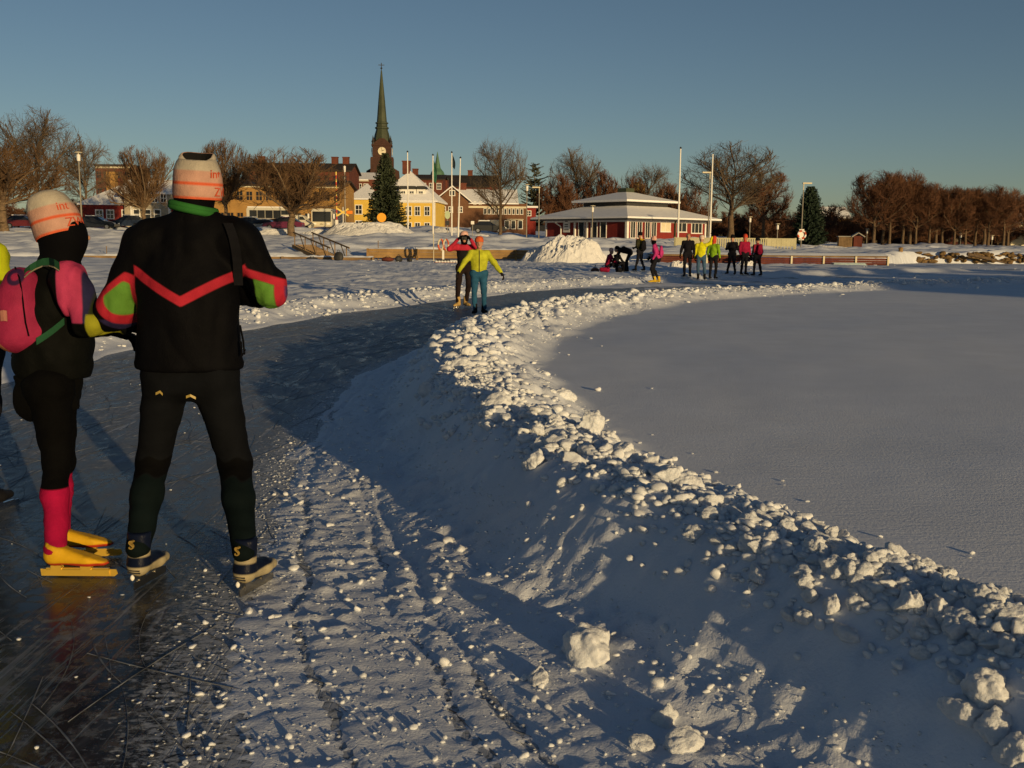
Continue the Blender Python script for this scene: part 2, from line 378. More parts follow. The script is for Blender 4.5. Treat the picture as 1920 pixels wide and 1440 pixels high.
xs = axis_grid([(-260, -60, 8), (-60, -16, 0.6), (-16, -7, 0.16), (-7, -2.4, 0.07), (-2.4, 3.0, 0.026), (3.0, 9, 0.09), (9, 24, 0.2), (24, 60, 0.8), (60, 261, 8)])
ys = axis_grid([(-60, -12, 3), (-12, 1.6, 0.25), (1.6, 6.5, 0.026), (6.5, 13, 0.05), (13, 30, 0.10), (30, 48, 0.2), (48, 77, 0.35), (77, 100, 3)])
snow_me = height_mesh('lake_snow', xs, ys, snow_h, M_SNOW)
lake_snow = link('lake_snow', snow_me, kind='structure')
_X, _Y = np.meshgrid(xs, ys); _a = snow_me.attributes.new('untouched', 'FLOAT', 'POINT'); _a.data.foreach_set('value', sstep(0.75, 1.3, ridge_d(_X, _Y)).ravel().astype(np.float32))

# ------------------------------------------------------------------ clods of snow thrown up along the ridge
_t = (1 + 5 ** 0.5) / 2
def icosphere(sub):
    bm = bmesh.new(); bmesh.ops.create_icosphere(bm, subdivisions=sub, radius=1.0)
    v = np.array([q.co[:] for q in bm.verts]); f = np.array([[q.index for q in p.verts] for p in bm.faces]); bm.free(); return v, f
ICO = {k: icosphere(k) for k in (1, 2, 3, 4, 5)}
def clod_shape(sub, seed):
    rs = np.random.RandomState(seed); v, f = ICO[sub]; v = v.copy()
    v = v * (1 + 0.38 * fbm3(v * 1.2 + seed * 3.1, 3, seed))[:, None]
    for _ in range(rs.randint(4, 7)):       # broken faces
        n = rs.normal(size=3); n /= np.linalg.norm(n); c = rs.uniform(0.40, 0.82); d = v @ n - c
        v = v - np.clip(d, 0, None)[:, None] * n * 0.72
    v = v * (rs.uniform([0.9, 0.85, 0.8], [1.15, 1.05, 1.0]) if seed <= 6 else rs.uniform([0.75, 0.7, 0.5], [1.35, 1.1, 0.9]))
    pts = rs.normal(size=(26 if sub >= 3 else 10, 3)); pts /= np.linalg.norm(pts, axis=1)[:, None]; un = v / np.linalg.norm(v, axis=1)[:, None]
    if sub >= 2: v = v * (1 + (0.34 if sub >= 3 else 0.40) * (0.42 - np.min(np.linalg.norm(un[:, None] - pts[None], axis=2), axis=1)))[:, None]
    if sub >= 3: v = v * (1 + 0.15 * fbm3(v * 2.8, 3, seed + 50) + 0.13 * (0.4 - np.abs(fbm3(v * 6.0, 4, seed + 70))))[:, None]
    return v, f
rng = np.random.RandomState(7)
clods = []           # x, y, z, size
def put(x, y, s, sink=0.25):
    clods.append((x, y, s, sink))
# along the crest
n = 11500
yy = 1.2 + 46 * rng.rand(n) ** 1.55
dd = np.where(rng.rand(n) < 0.72, rng.normal(0.22, 0.24, n), rng.uniform(-0.15, 1.15, n)) * (0.65 + 0.35 * sstep(4.0, 8.5, yy))
ss = np.clip(np.exp(rng.normal(math.log(0.020), 0.62, n)), 0.008, 0.11)
for y, d, s in zip(yy, dd, ss):
    if d < -0.32: continue
    s = s * (1.15 if y > 9 else 1.0)
    if y > 12: s = max(s, 0.02 + 0.0006 * y)
    if d > 0.75: s *= 0.6
    s = min(s, 0.040 if y < 5 else 0.065 if y < 8 else 1)
    put(crest(y) + d / slope_cos(y), y, s, 0.52)
for _ in range(3200):
    y = 2.2 + 6.5 * rng.rand(); d = rng.normal(0.16, 0.17)
    if d > -0.25: put(crest(y) + d / slope_cos(y), y, float(np.clip(np.exp(rng.normal(math.log(0.017), 0.5)), 0.007, 0.040)), 0.35)
# rolled down the inner slope and over the strip
n = 3600
yy = 1.3 + 18 * rng.rand(n) ** 1.8
u = rng.rand(n)
for y, q in zip(yy, u):
    d = -0.35 - q ** 1.2 * (stripw(y) - 0.3)
    s = float(np.clip(np.exp(rng.normal(math.log(0.0062), 0.60)), 0.003, 0.04))
    put(crest(y) + d / slope_cos(y), y, s, 0.35)
for _ in range(9000):
    y = 1.9 + 9 * rng.rand() ** 1.6; d = -0.30 - (rng.rand() ** 1.15) * (stripw(y) - 0.30 + 0.25 * rng.rand())
    put(crest(y) + d / slope_cos(y), y, float(np.clip(np.exp(rng.normal(math.log(0.0042), 0.45)), 0.002, 0.012)), 0.3)
# out on the untouched field and on the ice
for _ in range(70):
    y = 4.5 + 22 * rng.rand() ** 1.5; d = 1.0 + rng.exponential(0.22)
    put(crest(y) + d / slope_cos(y), y, float(np.clip(np.exp(rng.normal(math.log(0.014), 0.5)), 0.006, 0.035)), 0.1)
for _ in range(170):
    y = 2.4 + 14 * rng.rand() ** 1.3; q = rng.rand()
    x = leftedge(y) + q * (crest(y) - stripw(y) - leftedge(y)); put(x, y, float(rng.uniform(0.004, 0.012)), 0.1)
for _ in range(420):
    y = 4 + 34 * rng.rand(); x = crest(y) + 1.4 + rng.rand() * (0.55 * y - crest(y)); put(x, y, float(0.0014 + 0.00028 * y * rng.rand()), 0.3)
# far bank of the track
n = 2600
yy = 8 + 38 * rng.rand(n)
for y in yy:
    e = rng.normal(0.7, 0.6)
    if e < 0: continue
    put(leftedge(y) - e * 1.2, y, float(np.clip(np.exp(rng.normal(math.log(0.03), 0.5)), 0.012, 0.09)), 0.3)
for _ in range(900):
    y = 26 + 46 * rng.rand(); x = (-0.5 + 1.0 * rng.rand()) * y
    if fbm2(np.array(x * 0.25), np.array(y * 0.4), 2, 91) < 0.12: continue
    put(x, y, float(np.clip(np.exp(rng.normal(math.log(0.05), 0.45)), 0.02, 0.14)), 0.45)
# the big blocks one can point at in the foreground
for px, py, s, h in [(1105, 1230, 0.105, 0), (1815, 1340, 0.07, 0), (1850, 1300, 0.06, 0), (1870, 1375, 0.06, 0), (1900, 1420, 0.05, 0), (1010, 1275, 0.045, 0), (1250, 1350, 0.05, 0), (1205, 1400, 0.045, 0), (1280, 1400, 0.06, 0), (1230, 1290, 0.03, 0),
                     (838, 1020, 0.045, 0), (862, 1032, 0.03, 0), (900, 1122, 0.035, 0), (1440, 1015, 0.042, 0), (1405, 985, 0.035, 0), (1590, 1065, 0.042, 0), (1625, 1030, 0.035, 0), (1545, 1040, 0.035, 0), (1610, 1125, 0.035, 0), (1700, 1140, 0.06, 0), (1760, 1150, 0.05, 0),
                     (1250, 900, 0.07, 0), (1110, 800, 0.08, 0), (1060, 745, 0.09, 0), (1165, 850, 0.075, 0), (1290, 915, 0.07, 0), (1000, 870, 0.075, 0), (1040, 820, 0.07, 0), (1330, 950, 0.06, 0), (1800, 1175, 0.055, 0), (1890, 1160, 0.05, 0), (880, 665, 0.10, 0), (860, 690, 0.10, 0), (930, 760, 0.09, 0)]:
    d_ = _ray(px, py); tt_ = np.linspace(1.5, 40, 2400); pp = CAM[None] + d_[None] * tt_[:, None]
    hit = pp[:, 2] < np.maximum(snow_h(pp[:, 0], pp[:, 1]), 0); q = pp[int(np.argmax(hit))]; put(q[0], q[1], s, 0.5)
C = np.array(clods); cz = snow_h(C[:, 0], C[:, 1])
cz = np.maximum(cz, 0.0); CZ = cz + C[:, 2] * (0.6 - C[:, 3])
vis = (C[:, 1] > 2.2) & (np.abs(C[:, 0]) < 0.53 * C[:, 1] + 0.3)
score = np.where(vis, C[:, 2] / np.maximum(C[:, 1], 1.5), -1)
order = np.argsort(-score); big = order[:290]; rest = order[290:]
M_BLOCK = snow_material('snow_block', tint=(0.66, 0.685, 0.72), grain=0.9, gscale=9, sss=0.4)
protos = [npmesh('snow_clod', *clod_shape(5 if k < 6 else 4, k + 1), M_BLOCK, True) for k in range(18)]
for i in big:
    o = bpy.data.objects.new('snow_clod', protos[rng.randint(6) if C[i, 3] == 0.5 else rng.randint(18)]); COL.objects.link(o); o.parent = lake_snow
    s = C[i, 2]; o.location = (C[i, 0], C[i, 1], CZ[i]); o.scale = (s, s, s * rng.uniform(0.75, 1.1))
    o.rotation_euler = (rng.uniform(-0.5, 0.5), rng.uniform(-0.5, 0.5), rng.uniform(0, 6.28))
def scatter(idx, sub, nshape, name):
    shapes = [clod_shape(sub, 100 + k) for k in range(nshape)]; V = []; Fc = []; base = 0
    for k in range(nshape):
        ii = idx[k::nshape]; 
        if not len(ii): continue
        v, f = shapes[k]; v = v * ([1.25, 1.0, 0.55] if sub == 1 else [1, 1, 0.85]); a = rng.uniform(0, 6.28, len(ii)); t = rng.uniform(-0.6, 0.6, len(ii)) * (0.4 if sub == 1 else 1)
        ca, sa, ct, st = np.cos(a), np.sin(a), np.cos(t), np.sin(t); one = np.ones_like(a); z0 = 0 * a
        Rz = np.stack([np.stack([ca, -sa, z0], -1), np.stack([sa, ca, z0], -1), np.stack([z0, z0, one], -1)], -2)
        Rx = np.stack([np.stack([one, z0, z0], -1), np.stack([z0, ct, -st], -1), np.stack([z0, st, ct], -1)], -2)
        Q = np.einsum('nij,njk->nik', Rz, Rx); vv = np.einsum('nij,vj->nvi', Q, v) * C[ii, 2][:, None, None] + np.stack([C[ii, 0], C[ii, 1], CZ[ii]], -1)[:, None]
        V.append(vv.reshape(-1, 3)); Fc.append((f[None] + (np.arange(len(ii)) * len(v))[:, None, None] + base).reshape(-1, 3)); base += len(ii) * len(v)
    return link(name, npmesh(name, np.vstack(V), np.vstack(Fc), M_CLOD, sub > 1), lake_snow, kind='stuff')
mid = rest[:5200]; small = rest[5200:]
scatter(mid, 2, 24, 'snow_crumbs'); scatter(small, 1, 24, 'snow_grit')

# scored lines of skate blades in the ice: shallow light grooves with raised burrs
def skate_marks():
    V = []; Fc = []; base = 0; rs = np.random.RandomState(3)
    for k in range(650):
        y0 = 2.2 + 16 * rs.rand() ** 1.5; q = rs.rand(); x0 = leftedge(np.array(y0)) + q * (crest(np.array(y0)) - 0.7 - leftedge(np.array(y0)))
        tang = math.atan2(float(crest(np.array(y0 + 0.5)) - crest(np.array(y0 - 0.5))), 1.0)
        a = tang + rs.normal(0, 0.30); Ln = rs.uniform(0.12, 0.8) * (1 + 0.08 * y0); kap = rs.normal(0, 0.30); n = 14
        wd = rs.uniform(0.0008, 0.0026) * (1 + y0 * 0.06); pts = []; x, y = float(x0), y0
        for i in range(n):
            pts.append((x, y)); x += math.sin(a) * Ln / n; y += math.cos(a) * Ln / n; a += kap * Ln / n
        pts = np.array(pts); d = np.gradient(pts, axis=0); d /= np.linalg.norm(d, axis=1)[:, None]; nrm = np.stack([-d[:, 1], d[:, 0]], 1)
        taper = np.sin(np.linspace(0.05, math.pi - 0.05, n)) ** 0.5 * wd * (0.5 + rs.rand(n))
        l = np.c_[pts + nrm * taper[:, None], np.full(n, 0.0015)]; r_ = np.c_[pts - nrm * taper[:, None], np.full(n, 0.0015)]; m_ = np.c_[pts, np.full(n, 0.004)]
        V.append(np.stack([l, m_, r_], 1).reshape(-1, 3)); i = np.arange(n - 1)[:, None] * 3
        Fc.append(np.concatenate([np.concatenate([i + c, i + c + 1, i + c + 4, i + c + 3], 1) for c in (0, 1)]) + base); base += 3 * n
    m = mat('scraped_ice', (0.16, 0.175, 0.20), 0.7, 0.7, 9, coords='Object')
    return link('blade_marks', npmesh('blade_marks', np.vstack(V), np.vstack(Fc), m, True), ice, kind='stuff')
skate_marks()
# ================================================================== the shore and the town
def interp(pts):
    a = np.array(pts, float); return lambda y: np.interp(y, a[:, 0], a[:, 1])
g_left = interp([(70, .2), (76, .45), (85, 1.1), (100, 1.95), (115, 2.4), (130, 2.75), (155, 3.4), (180, 3.8), (300, 4.5), (700, 9)])
g_mid = interp([(70, .2), (76, .85), (85, .95), (110, 1.5), (125, 1.8), (160, 2.3), (300, 3.2), (700, 9)])
g_right = interp([(70, .2), (88, .95), (110, 1.15), (150, 1.25), (200, 1.5), (300, 2.5), (700, 8)])
def shore_h(x, y):
    u = x / np.maximum(y, 1)
    b = sstep(-0.08, 0.03, u); c = sstep(0.19, 0.30, u)
    g = g_left(y) * (1 - b) + (g_mid(y) * (1 - c) + g_right(y) * c) * b
    ys_ = 75.5 + 13.0 * sstep(0.34, 0.40, u)
    rough = 0.22 * fbm2(x * 0.35, y * 0.5, 3, 61) + 0.16 * fbm2(x * 1.1, y * 1.5, 3, 62)
    rough = rough + 0.30 * sstep(0.25, 0.7, fbm2(x * 0.22, y * 0.45, 3, 63)) * sstep(76, 80, y)
    # ploughed banks beside the paths and the car park
    for yc, hh, wd, sd in ((81.5, .28, .8, 71), (92, .35, 1.0, 72), (107.5, .55, 1.3, 73)):
        k = np.exp(-((y - yc - 1.2 * fbm2(x * 0.06, y * 0 + sd, 2, sd)) / wd) ** 2) * np.clip(0.55 + 0.9 * fbm2(x * 0.25, y * 0.2, 3, sd + 9), 0, 1.3)
        rough = rough + hh * k * (1 - sstep(0.10, 0.2, u)) 
    k = np.exp(-((y - 146) / 1.6) ** 2) * np.clip(0.6 + 0.8 * fbm2(x * 0.3, y * 0.2, 2, 81), 0, 1.2); rough = rough + 0.55 * k * sstep(0.25, 0.3, u)
    return -0.5 + (g + rough + 0.5) * sstep(ys_ - 0.8, ys_ + 0.4, y)
def gz(x, y): return float(shore_h(np.array(float(x)), np.array(float(y))))
xs2 = axis_grid([(-420, -80, 6), (-80, 90, 0.5), (90, 421, 6)])
ys2 = axis_grid([(72, 130, 0.35), (130, 180, 1.2), (180, 720, 12)])
link('shore_snow', height_mesh('shore_snow', xs2, ys2, shore_h, M_SHORE), kind='structure')
def at(px, Y):
    p = P(px, 450, Y); return np.array([p[0], Y, gz(p[0], Y)])
def topz(px, py, Y): return float(P(px, py, Y)[2])

# ------------------------------------------------------------------ bare trees
def tubes_np(seg, n):
    s = np.asarray(seg, float); p0, p1, r0, r1 = s[:, 0:3], s[:, 3:6], s[:, 6], s[:, 7]
    t = p1 - p0; t /= np.linalg.norm(t, axis=1)[:, None] + 1e-9
    up = np.where(np.abs(t[:, 2:3]) < 0.9, np.array([[0, 0, 1.0]]), np.array([[1.0, 0, 0]]))
    a = np.cross(up, t); a /= np.linalg.norm(a, axis=1)[:, None]; b = np.cross(t, a)
    q = np.arange(n) * 2 * math.pi / n; c = np.cos(q)[None, :, None] * a[:, None] + np.sin(q)[None, :, None] * b[:, None]
    v = np.concatenate([p0[:, None] + c * r0[:, None, None], p1[:, None] + c * r1[:, None, None]], 1)
    j = np.arange(n); f = np.stack([j, (j + 1) % n, n + (j + 1) % n, n + j], 1)
    return v.reshape(-1, 3), (f[None] + (np.arange(len(s)) * 2 * n)[:, None, None]).reshape(-1, 4)
def join_np(parts):
    V = []; Fc = []; b = 0
    for v, f in parts: V.append(v); Fc.append(f + b); b += len(v)
    return np.vstack(V), np.vstack(Fc)
M_BARK = mat('bark', (0.11, 0.075, 0.045), 0.9, 0.4, 6, 0.5, 30)
M_BARKL = mat('pale_bark', (0.14, 0.095, 0.055), 0.9, 0.35, 6, 0.5, 30)
M_TWIG = mat('red_brown_twigs', (0.115, 0.052, 0.026), 0.85, 0.35, 0.6)
M_TWIG2 = mat('grey_brown_twigs', (0.10, 0.072, 0.045), 0.85, 0.35, 0.6)
M_TWIG3 = mat('ochre_twigs', (0.105, 0.060, 0.028), 0.85, 0.35, 0.6)
def bare_tree(seed, H, W, clear, r, nl=9, up=0.35, nsub=3, ntw=6, ntl=4, cz=0.58, tw=0.016, fan=False, lean=0.0):
    """returns (trunk mesh data, crown mesh data): trunk with limbs, and the twigs that fill the crown"""
    rs = np.random.RandomState(seed); TR = []; LI = []; TW = []; TL = []
    C0 = np.array([0, 0, H * cz]); rad = np.array([W / 2, W / 2, H * (1 - cz)]); radlo = np.array([W / 2, W / 2, H * cz - clear * 0.75])
    def room(p):
        d = p - C0; rr = rad if d[2] > 0 else radlo; return 1 - np.linalg.norm(d / rr)
    def walk(p, d, L, r0, r1, k, out, wob, upk):
        pts = [p]; st = L / k
        for i in range(k):
            d = d + rs.normal(0, wob, 3) + np.array([0, 0, upk]); d = d / np.linalg.norm(d); q = p + d * st
            if room(q) < -0.02 and i: break
            out.append((*p, *q, r0 + (r1 - r0) * i / k, r0 + (r1 - r0) * (i + 1) / k)); p = q; pts.append((p))
        return np.array(pts), d
    # trunk
    th = clear if fan else H * 0.62; p = np.zeros(3); k = 7; tp = [p]
    for i in range(k):
        q = np.array([rs.normal(0, 0.04) + lean * (i + 1) / k, rs.normal(0, 0.04), th * (i + 1) / k]); 
        ra = r * (1.25 if i == 0 else 1) * (1 - (0.25 if fan else 0.75) * i / k); rb = r * (1 - (0.25 if fan else 0.75) * (i + 1) / k); TR.append((*p, *q, ra, rb)); p = q; tp.append(q)
    tp = np.array(tp)
    for l in range(nl):
        a = 2 * math.pi * (l + rs.uniform(-.3, .3)) / nl * (1 if fan else 2.4)
        z = clear * rs.uniform(0.9, 1.0) if fan else clear + (th - clear) * (l + rs.rand()) / nl
        base = np.array([np.interp(z, tp[:, 2], tp[:, 0]), np.interp(z, tp[:, 2], tp[:, 1]), z])
        el = rs.uniform(0.3, 1.25) if fan else rs.uniform(0.25, 0.85) + 0.5 * z / H
        d = np.array([math.cos(a) * math.cos(el), math.sin(a) * math.cos(el), math.sin(el)])
        L = 0.9 * (W * 0.5 * math.cos(el) + (H - z) * math.sin(el)); rl = r * (0.42 if fan else 0.45 * (1 - 0.6 * z / H))
        pts, _ = walk(base, d, L, rl, rl * 0.25, 6, LI, 0.13, up * 0.12)
        for i in range(1, len(pts)):
            for s_ in range(nsub):
                d0 = pts[i] - pts[i - 1]; d0 /= np.linalg.norm(d0); d1 = d0 * 0.7 + rs.normal(0, 0.55, 3) + np.array([0, 0, up]); d1 /= np.linalg.norm(d1)
                q0 = pts[i - 1] + (pts[i] - pts[i - 1]) * rs.rand()
                sp, _ = walk(q0, d1, L * rs.uniform(0.22, 0.42), rl * 0.28, tw * 1.6, 4, TW, 0.16, up * 0.2)
                for j in range(1, len(sp)):
                    for t_ in range(ntw // 2 if j < 2 else ntw):
                        d2 = (sp[j] - sp[j - 1]); d2 /= np.linalg.norm(d2) + 1e-9; d2 = d2 * 0.8 + rs.normal(0, 0.5, 3) + np.array([0, 0, up * 1.1]); d2 /= np.linalg.norm(d2)
                        q1 = sp[j - 1] + (sp[j] - sp[j - 1]) * rs.rand(); LL = H * rs.uniform(0.05, 0.11)
                        e1 = q1 + d2 * LL
                        if room(e1) < -0.04 * rs.rand(): continue
                        TL.append((*q1, *e1, tw * 1.15, tw * 0.6))
                        for m_ in range(ntl):
                            d3 = d2 * 0.8 + rs.normal(0, 0.45, 3) + np.array([0, 0, up * 0.9]); d3 /= np.linalg.norm(d3); q2 = q1 + (e1 - q1) * rs.uniform(0.2, 1.0); e2 = q2 + d3 * LL * rs.uniform(0.5, 0.95)
                            if room(e2) < -0.05: continue
                            TL.append((*q2, *e2, tw * 0.8, tw * 0.4))
    tr = join_np([tubes_np(TR, 8), tubes_np(LI, 5)]); cr = join_np([tubes_np(TW, 4), tubes_np(TL, 3)])
    return tr, cr
class TreeKind:
    fill = 1.0
    def __init__(s, name, mt, mc, *a, **k):
        (tv, tf), (cv, cf) = bare_tree(*a, **k); s.name = name; s.H = float(np.percentile(cv[:, 2], 99.7)); s.W = float(np.percentile(np.abs(cv[:, :2]), 99) * 2)
        s.t = npmesh('trunk', tv, tf, mt, True); s.c = npmesh('crown', cv, cf, mc, False)
def plant(kind, px, Y, py_top, label, group=None, rz=0.0, wpx=None, base=None, name=None, cat='tree'):
    b = at(px, Y) if base is None else np.asarray(base, float); z1 = topz(px, py_top, Y); sz = (z1 - b[2]) / kind.H
    sw = sz if wpx is None else wpx * mpp(Y) / kind.W * kind.fill
    t = thing(name or kind.name, label, cat, (b[0], b[1], b[2] - 0.05), rz, group); t.scale = (sw, sw, sz)
    link('trunk', kind.t, t); link('crown', kind.c, t); return t

K_LIND = [TreeKind('linden_tree', M_BARKL, M_TWIG3, 11 + k, 9.5, 9.0, 2.9, 0.30, nl=13, up=0.42, nsub=3, ntw=4, ntl=3, cz=0.50, fan=True, tw=0.017) for k in range(2)]
K_BIG = [TreeKind('bare_tree', M_BARK, M_TWIG2, 21 + k, 15, 11, 3.0, 0.33, nl=12, up=0.22, nsub=3, ntw=3, ntl=3, cz=0.55, tw=0.017) for k in range(2)]
K_ROW = [TreeKind('bare_tree', M_BARK, M_TWIG, 31 + k, 11, 7.5, 2.4, 0.24, nl=10, up=0.35, nsub=3, ntw=4, ntl=4, cz=0.55, tw=0.018) for k in range(3)]
K_BUSH = [TreeKind('bare_shrub', M_BARK, M_TWIG, 41 + k, 7, 8, 0.6, 0.16, nl=12, up=0.35, nsub=3, ntw=6, ntl=3, cz=0.45, fan=True, tw=0.026) for k in range(2)]

gl = 'pollarded lindens along the car park'
plant(K_LIND[0], 8, 100, 258, 'round reddish brown linden whose trunk rises beside the parked red car', gl, 0.3, 200)
plant(K_LIND[1], 272, 103, 277, 'round pollarded linden in front of the red house with snowy roof', gl, 1.1, 115)
plant(K_LIND[0], 425, 106, 264, 'tall narrow pollarded linden beside the ochre building', gl, 2.2, 105)
plant(K_LIND[1], 547, 98, 279, 'broad pollarded linden in front of the white bus', gl, 4.0, 180)
plant(K_BIG[0], 75, 150, 204, 'tall grey bare tree standing over the parked cars and the linden', 'tall bare trees behind the shore', 0.5, 155)
plant(K_BIG[1], 165, 155, 258, 'lower grey bare tree behind the tall street lamp', 'tall bare trees behind the shore', 1.5, 100)
plant(K_BIG[1], 938, 112, 263, 'slender dark bare tree in front of the brown brick building', 'tall bare trees behind the shore', 2.9, 100)
plant(K_BIG[0], 1082, 222, 278, 'airy bare tree rising behind the left half of the red pavilion', 'tall bare trees behind the shore', 3.1, 105)
plant(K_BIG[1], 1212, 218, 308, 'thin bare tree behind the right half of the red pavilion roof', 'tall bare trees behind the shore', 0.2, 95)
plant(K_BIG[0], 1370, 140, 268, 'huge bare willow behind the second flagpole right of the pavilion', None, 4.4, 178)
plant(K_ROW[0], 1430, 150, 318, 'bushy brown tree leaning on the huge willow', None, 2.4, 100)
gb = 'brown shrubs behind the red pavilion'
for px, Y, pt, wp, lb in [(1045, 208, 330, 75, 'brown shrub left behind the pavilion roof beside the pine'), (1125, 212, 322, 75, 'brown shrub behind the peak of the pavilion roof'),
                          (1180, 215, 335, 70, 'brown shrub beside the pale yellow tower behind the pavilion'), (1255, 205, 345, 80, 'brown shrub behind the pavilion eave beside the first flagpole'),
                          (1300, 200, 352, 80, 'brown shrub between the two flagpoles right of the pavilion'), (1440, 165, 380, 90, 'low dark shrub between the huge willow and the dark spruce'), (1560, 190, 385, 110, 'low brown shrub right of the dark spruce')]:
    plant(K_BUSH[px % 2], px, Y, pt, lb, gb if px < 1310 else None, px * 0.7, wp)
gr_ = 'row of bare trees along the right shore'
for i, (px, pt, wp) in enumerate([(1638, 322, 105), (1668, 325, 80), (1692, 320, 80), (1717, 338, 75), (1742, 342, 75), (1766, 348, 75), (1789, 350, 72), (1810, 352, 72), (1829, 352, 75), (1853, 348, 80), (1882, 352, 80)]):
    plant(K_ROW[i % 3], px, 150 + (i % 3) * 1.2, pt, 'red-brown bare tree in the row along the right shore', gr_, i * 1.37, wp)
for i, (px, pt, wp, Y) in enumerate([(1655, 342, 90, 172), (1705, 350, 90, 175), (1755, 358, 90, 170), (1800, 360, 90, 176), (1845, 362, 90, 172), (1890, 368, 80, 178), (1930, 365, 90, 160)]):
    plant(K_ROW[(i + 1) % 3], px, Y, pt, 'red-brown bare tree standing behind the shore row', 'second row of bare trees behind the shore row', i * 2.1, wp)
for i, px in enumerate(range(1325, 1960, 42)):
    plant(K_BUSH[i % 2], px, 196 + 5 * (i % 3), 404 - 7 * (i % 3), 'dark leafless shrub in the hedge line behind the right shore', 'dark hedge shrubs behind the right shore', i * 1.3, 75)
for i, px in enumerate((30, 105, 150, 195, 240)):
    plant(K_BUSH[i % 2], px, 165 + 3 * i, 372 - 5 * (i % 2), 'dark leafless shrub behind the parked cars', 'dark shrubs behind the car park', i * 1.9, 90)

# ------------------------------------------------------------------ conifers
M_NEEDLE = mat('spruce_needles', (0.030, 0.040, 0.018), 0.8, 0.5, 0.8)
M_NEEDLE2 = mat('dark_spruce_needles', (0.016, 0.030, 0.016), 0.8, 0.5, 0.8)
M_NEEDLE3 = mat('pine_needles', (0.045, 0.045, 0.022), 0.8, 0.5, 0.8)
def conifer(seed, H, W, whorls, nb, droop, gap=0.0, bare=0.04, pw=1.0):
    rs = np.random.RandomState(seed); V = []; Fc = []; b = 0
    for w_ in range(whorls):
        z = H * (bare + (1 - bare) * (w_ + 0.3 * rs.rand()) / whorls)
        for k in range(nb):
            if rs.rand() < gap: continue
            a = 2 * math.pi * (k + rs.rand()) / nb + w_; L = W / 2 * (1 - z / H) ** pw * rs.uniform(0.7, 1.15) + 0.15
            n = max(4, int(L * 7)); t = np.linspace(0.08, 1, n)
            x = t * L; zz = z + x * 0.22 - droop * x ** 2 / max(L, 0.4) + 0.18 * L * t ** 3
            for side in (-1, 1, 0):
                m = n; sl = (0.16 + 0.30 * L * (1 - t) * 0.6 + 0.10 * rs.rand(m)) * (1 if side else 0.7)
                ax = np.stack([np.cos(a) * x, np.sin(a) * x, zz], 1); dr = np.array([math.cos(a), math.sin(a), 0]); sd = np.array([-math.sin(a), math.cos(a), 0])
                tip = ax + (dr[None] * 0.55 + sd[None] * side * 0.85) * sl[:, None] + np.stack([0 * t, 0 * t, (-0.25 - 0.3 * rs.rand(m)) * sl], 1) + rs.normal(0, 0.03, (m, 3))
                wv = np.stack([rs.normal(0, 0.05, m), rs.normal(0, 0.05, m), np.full(m, 0.06) + 0.05 * rs.rand(m)], 1)
                mid = (ax + tip) / 2 + np.stack([0 * t, 0 * t, np.full(m, -0.10)], 1) * (0.6 + rs.rand(m))[:, None]
                V.append(np.stack([ax, mid, tip, (ax + tip) / 2 + wv], 1).reshape(-1, 3)); Fc.append(np.arange(m * 4).reshape(-1, 4) + b); b += m * 4
    tr = tubes_np([(0, 0, 0, 0, 0, H * 0.5, H * 0.018, H * 0.011), (0, 0, H * 0.5, 0, 0, H * 0.985, H * 0.011, 0.01)], 7)
    return tr, (np.vstack(V), np.vstack(Fc))
class ConKind(TreeKind):
    def __init__(s, name, mc, *a, **k):
        (tv, tf), (cv, cf) = conifer(*a, **k); s.name = name; s.H = a[1]; s.W = float(np.percentile(np.abs(cv[:, :2]), 99.5) * 2)
        s.t = npmesh('trunk', tv, tf, M_BARK, True); s.c = npmesh('crown', cv, cf, mc, False)
K_SPR = ConKind('spruce_tree', M_NEEDLE, 51, 10, 4.6, 44, 12, 0.30, gap=0.05, pw=0.80)
K_SPR2 = ConKind('spruce_tree', M_NEEDLE2, 52, 9, 5.4, 40, 14, 0.25, pw=0.55)
K_PINE = ConKind('pine_tree', M_NEEDLE3, 53, 13, 5.0, 34, 6, 0.02, gap=0.5, bare=0.15, pw=0.45)
plant(K_SPR, 724, 122, 285, 'tall dark Christmas spruce in front of the yellow house', None, 0.4, 78)
plant(K_SPR2, 1516, 142, 348, 'dense dark green spruce beside the lamp post with lifebuoy', None, 0.2, 62)
plant(K_PINE, 1001, 212, 305, 'ragged brown pine left of the red pavilion', None, 1.2, 66)
plant(K_SPR2, 1265, 204, 362, 'small dark conifer left of the first flagpole', None, 2.2, 34)

# ------------------------------------------------------------------ buildings
M_GLASS = mat('dark_window_glass', (0.02, 0.022, 0.026), 0.08, 0.2, 0.5, spec=0.6)
M_WHITE = mat('white_paint', (0.72, 0.70, 0.64), 0.6, 0.08, 2)
M_YELL = mat('yellow_plaster', (0.62, 0.42, 0.075), 0.85, 0.10, 0.5)
M_OCHR = mat('ochre_plaster', (0.34, 0.19, 0.055), 0.85, 0.15, 0.5)
M_RED = mat('falu_red_boards', (0.20, 0.022, 0.016), 0.8, 0.15, 1.2, aniso=(6, 6, 0.4))
M_REDB = mat('dark_red_brick', (0.115, 0.036, 0.022), 0.9, 0.2, 1.5)
M_BRN = mat('brown_brick', (0.14, 0.068, 0.036), 0.9, 0.18, 1.2)
M_DARK = mat('dark_metal', (0.03, 0.03, 0.03), 0.6, 0.2, 2)
M_ROOFS = snow_material('roof_snow', tint=(0.80, 0.80, 0.80), grain=0.4, gscale=3)
M_GREEN = mat('green_copper', (0.045, 0.055, 0.030), 0.65, 0.25, 0.3)
M_VERD = mat('verdigris', (0.07, 0.15, 0.09), 0.6, 0.2, 0.3)
M_STONE = mat('grey_stone', (0.30, 0.28, 0.24), 0.9, 0.2, 1)
M_CHUR = mat('church_brick', (0.055, 0.026, 0.018), 0.9, 0.2, 1.0)
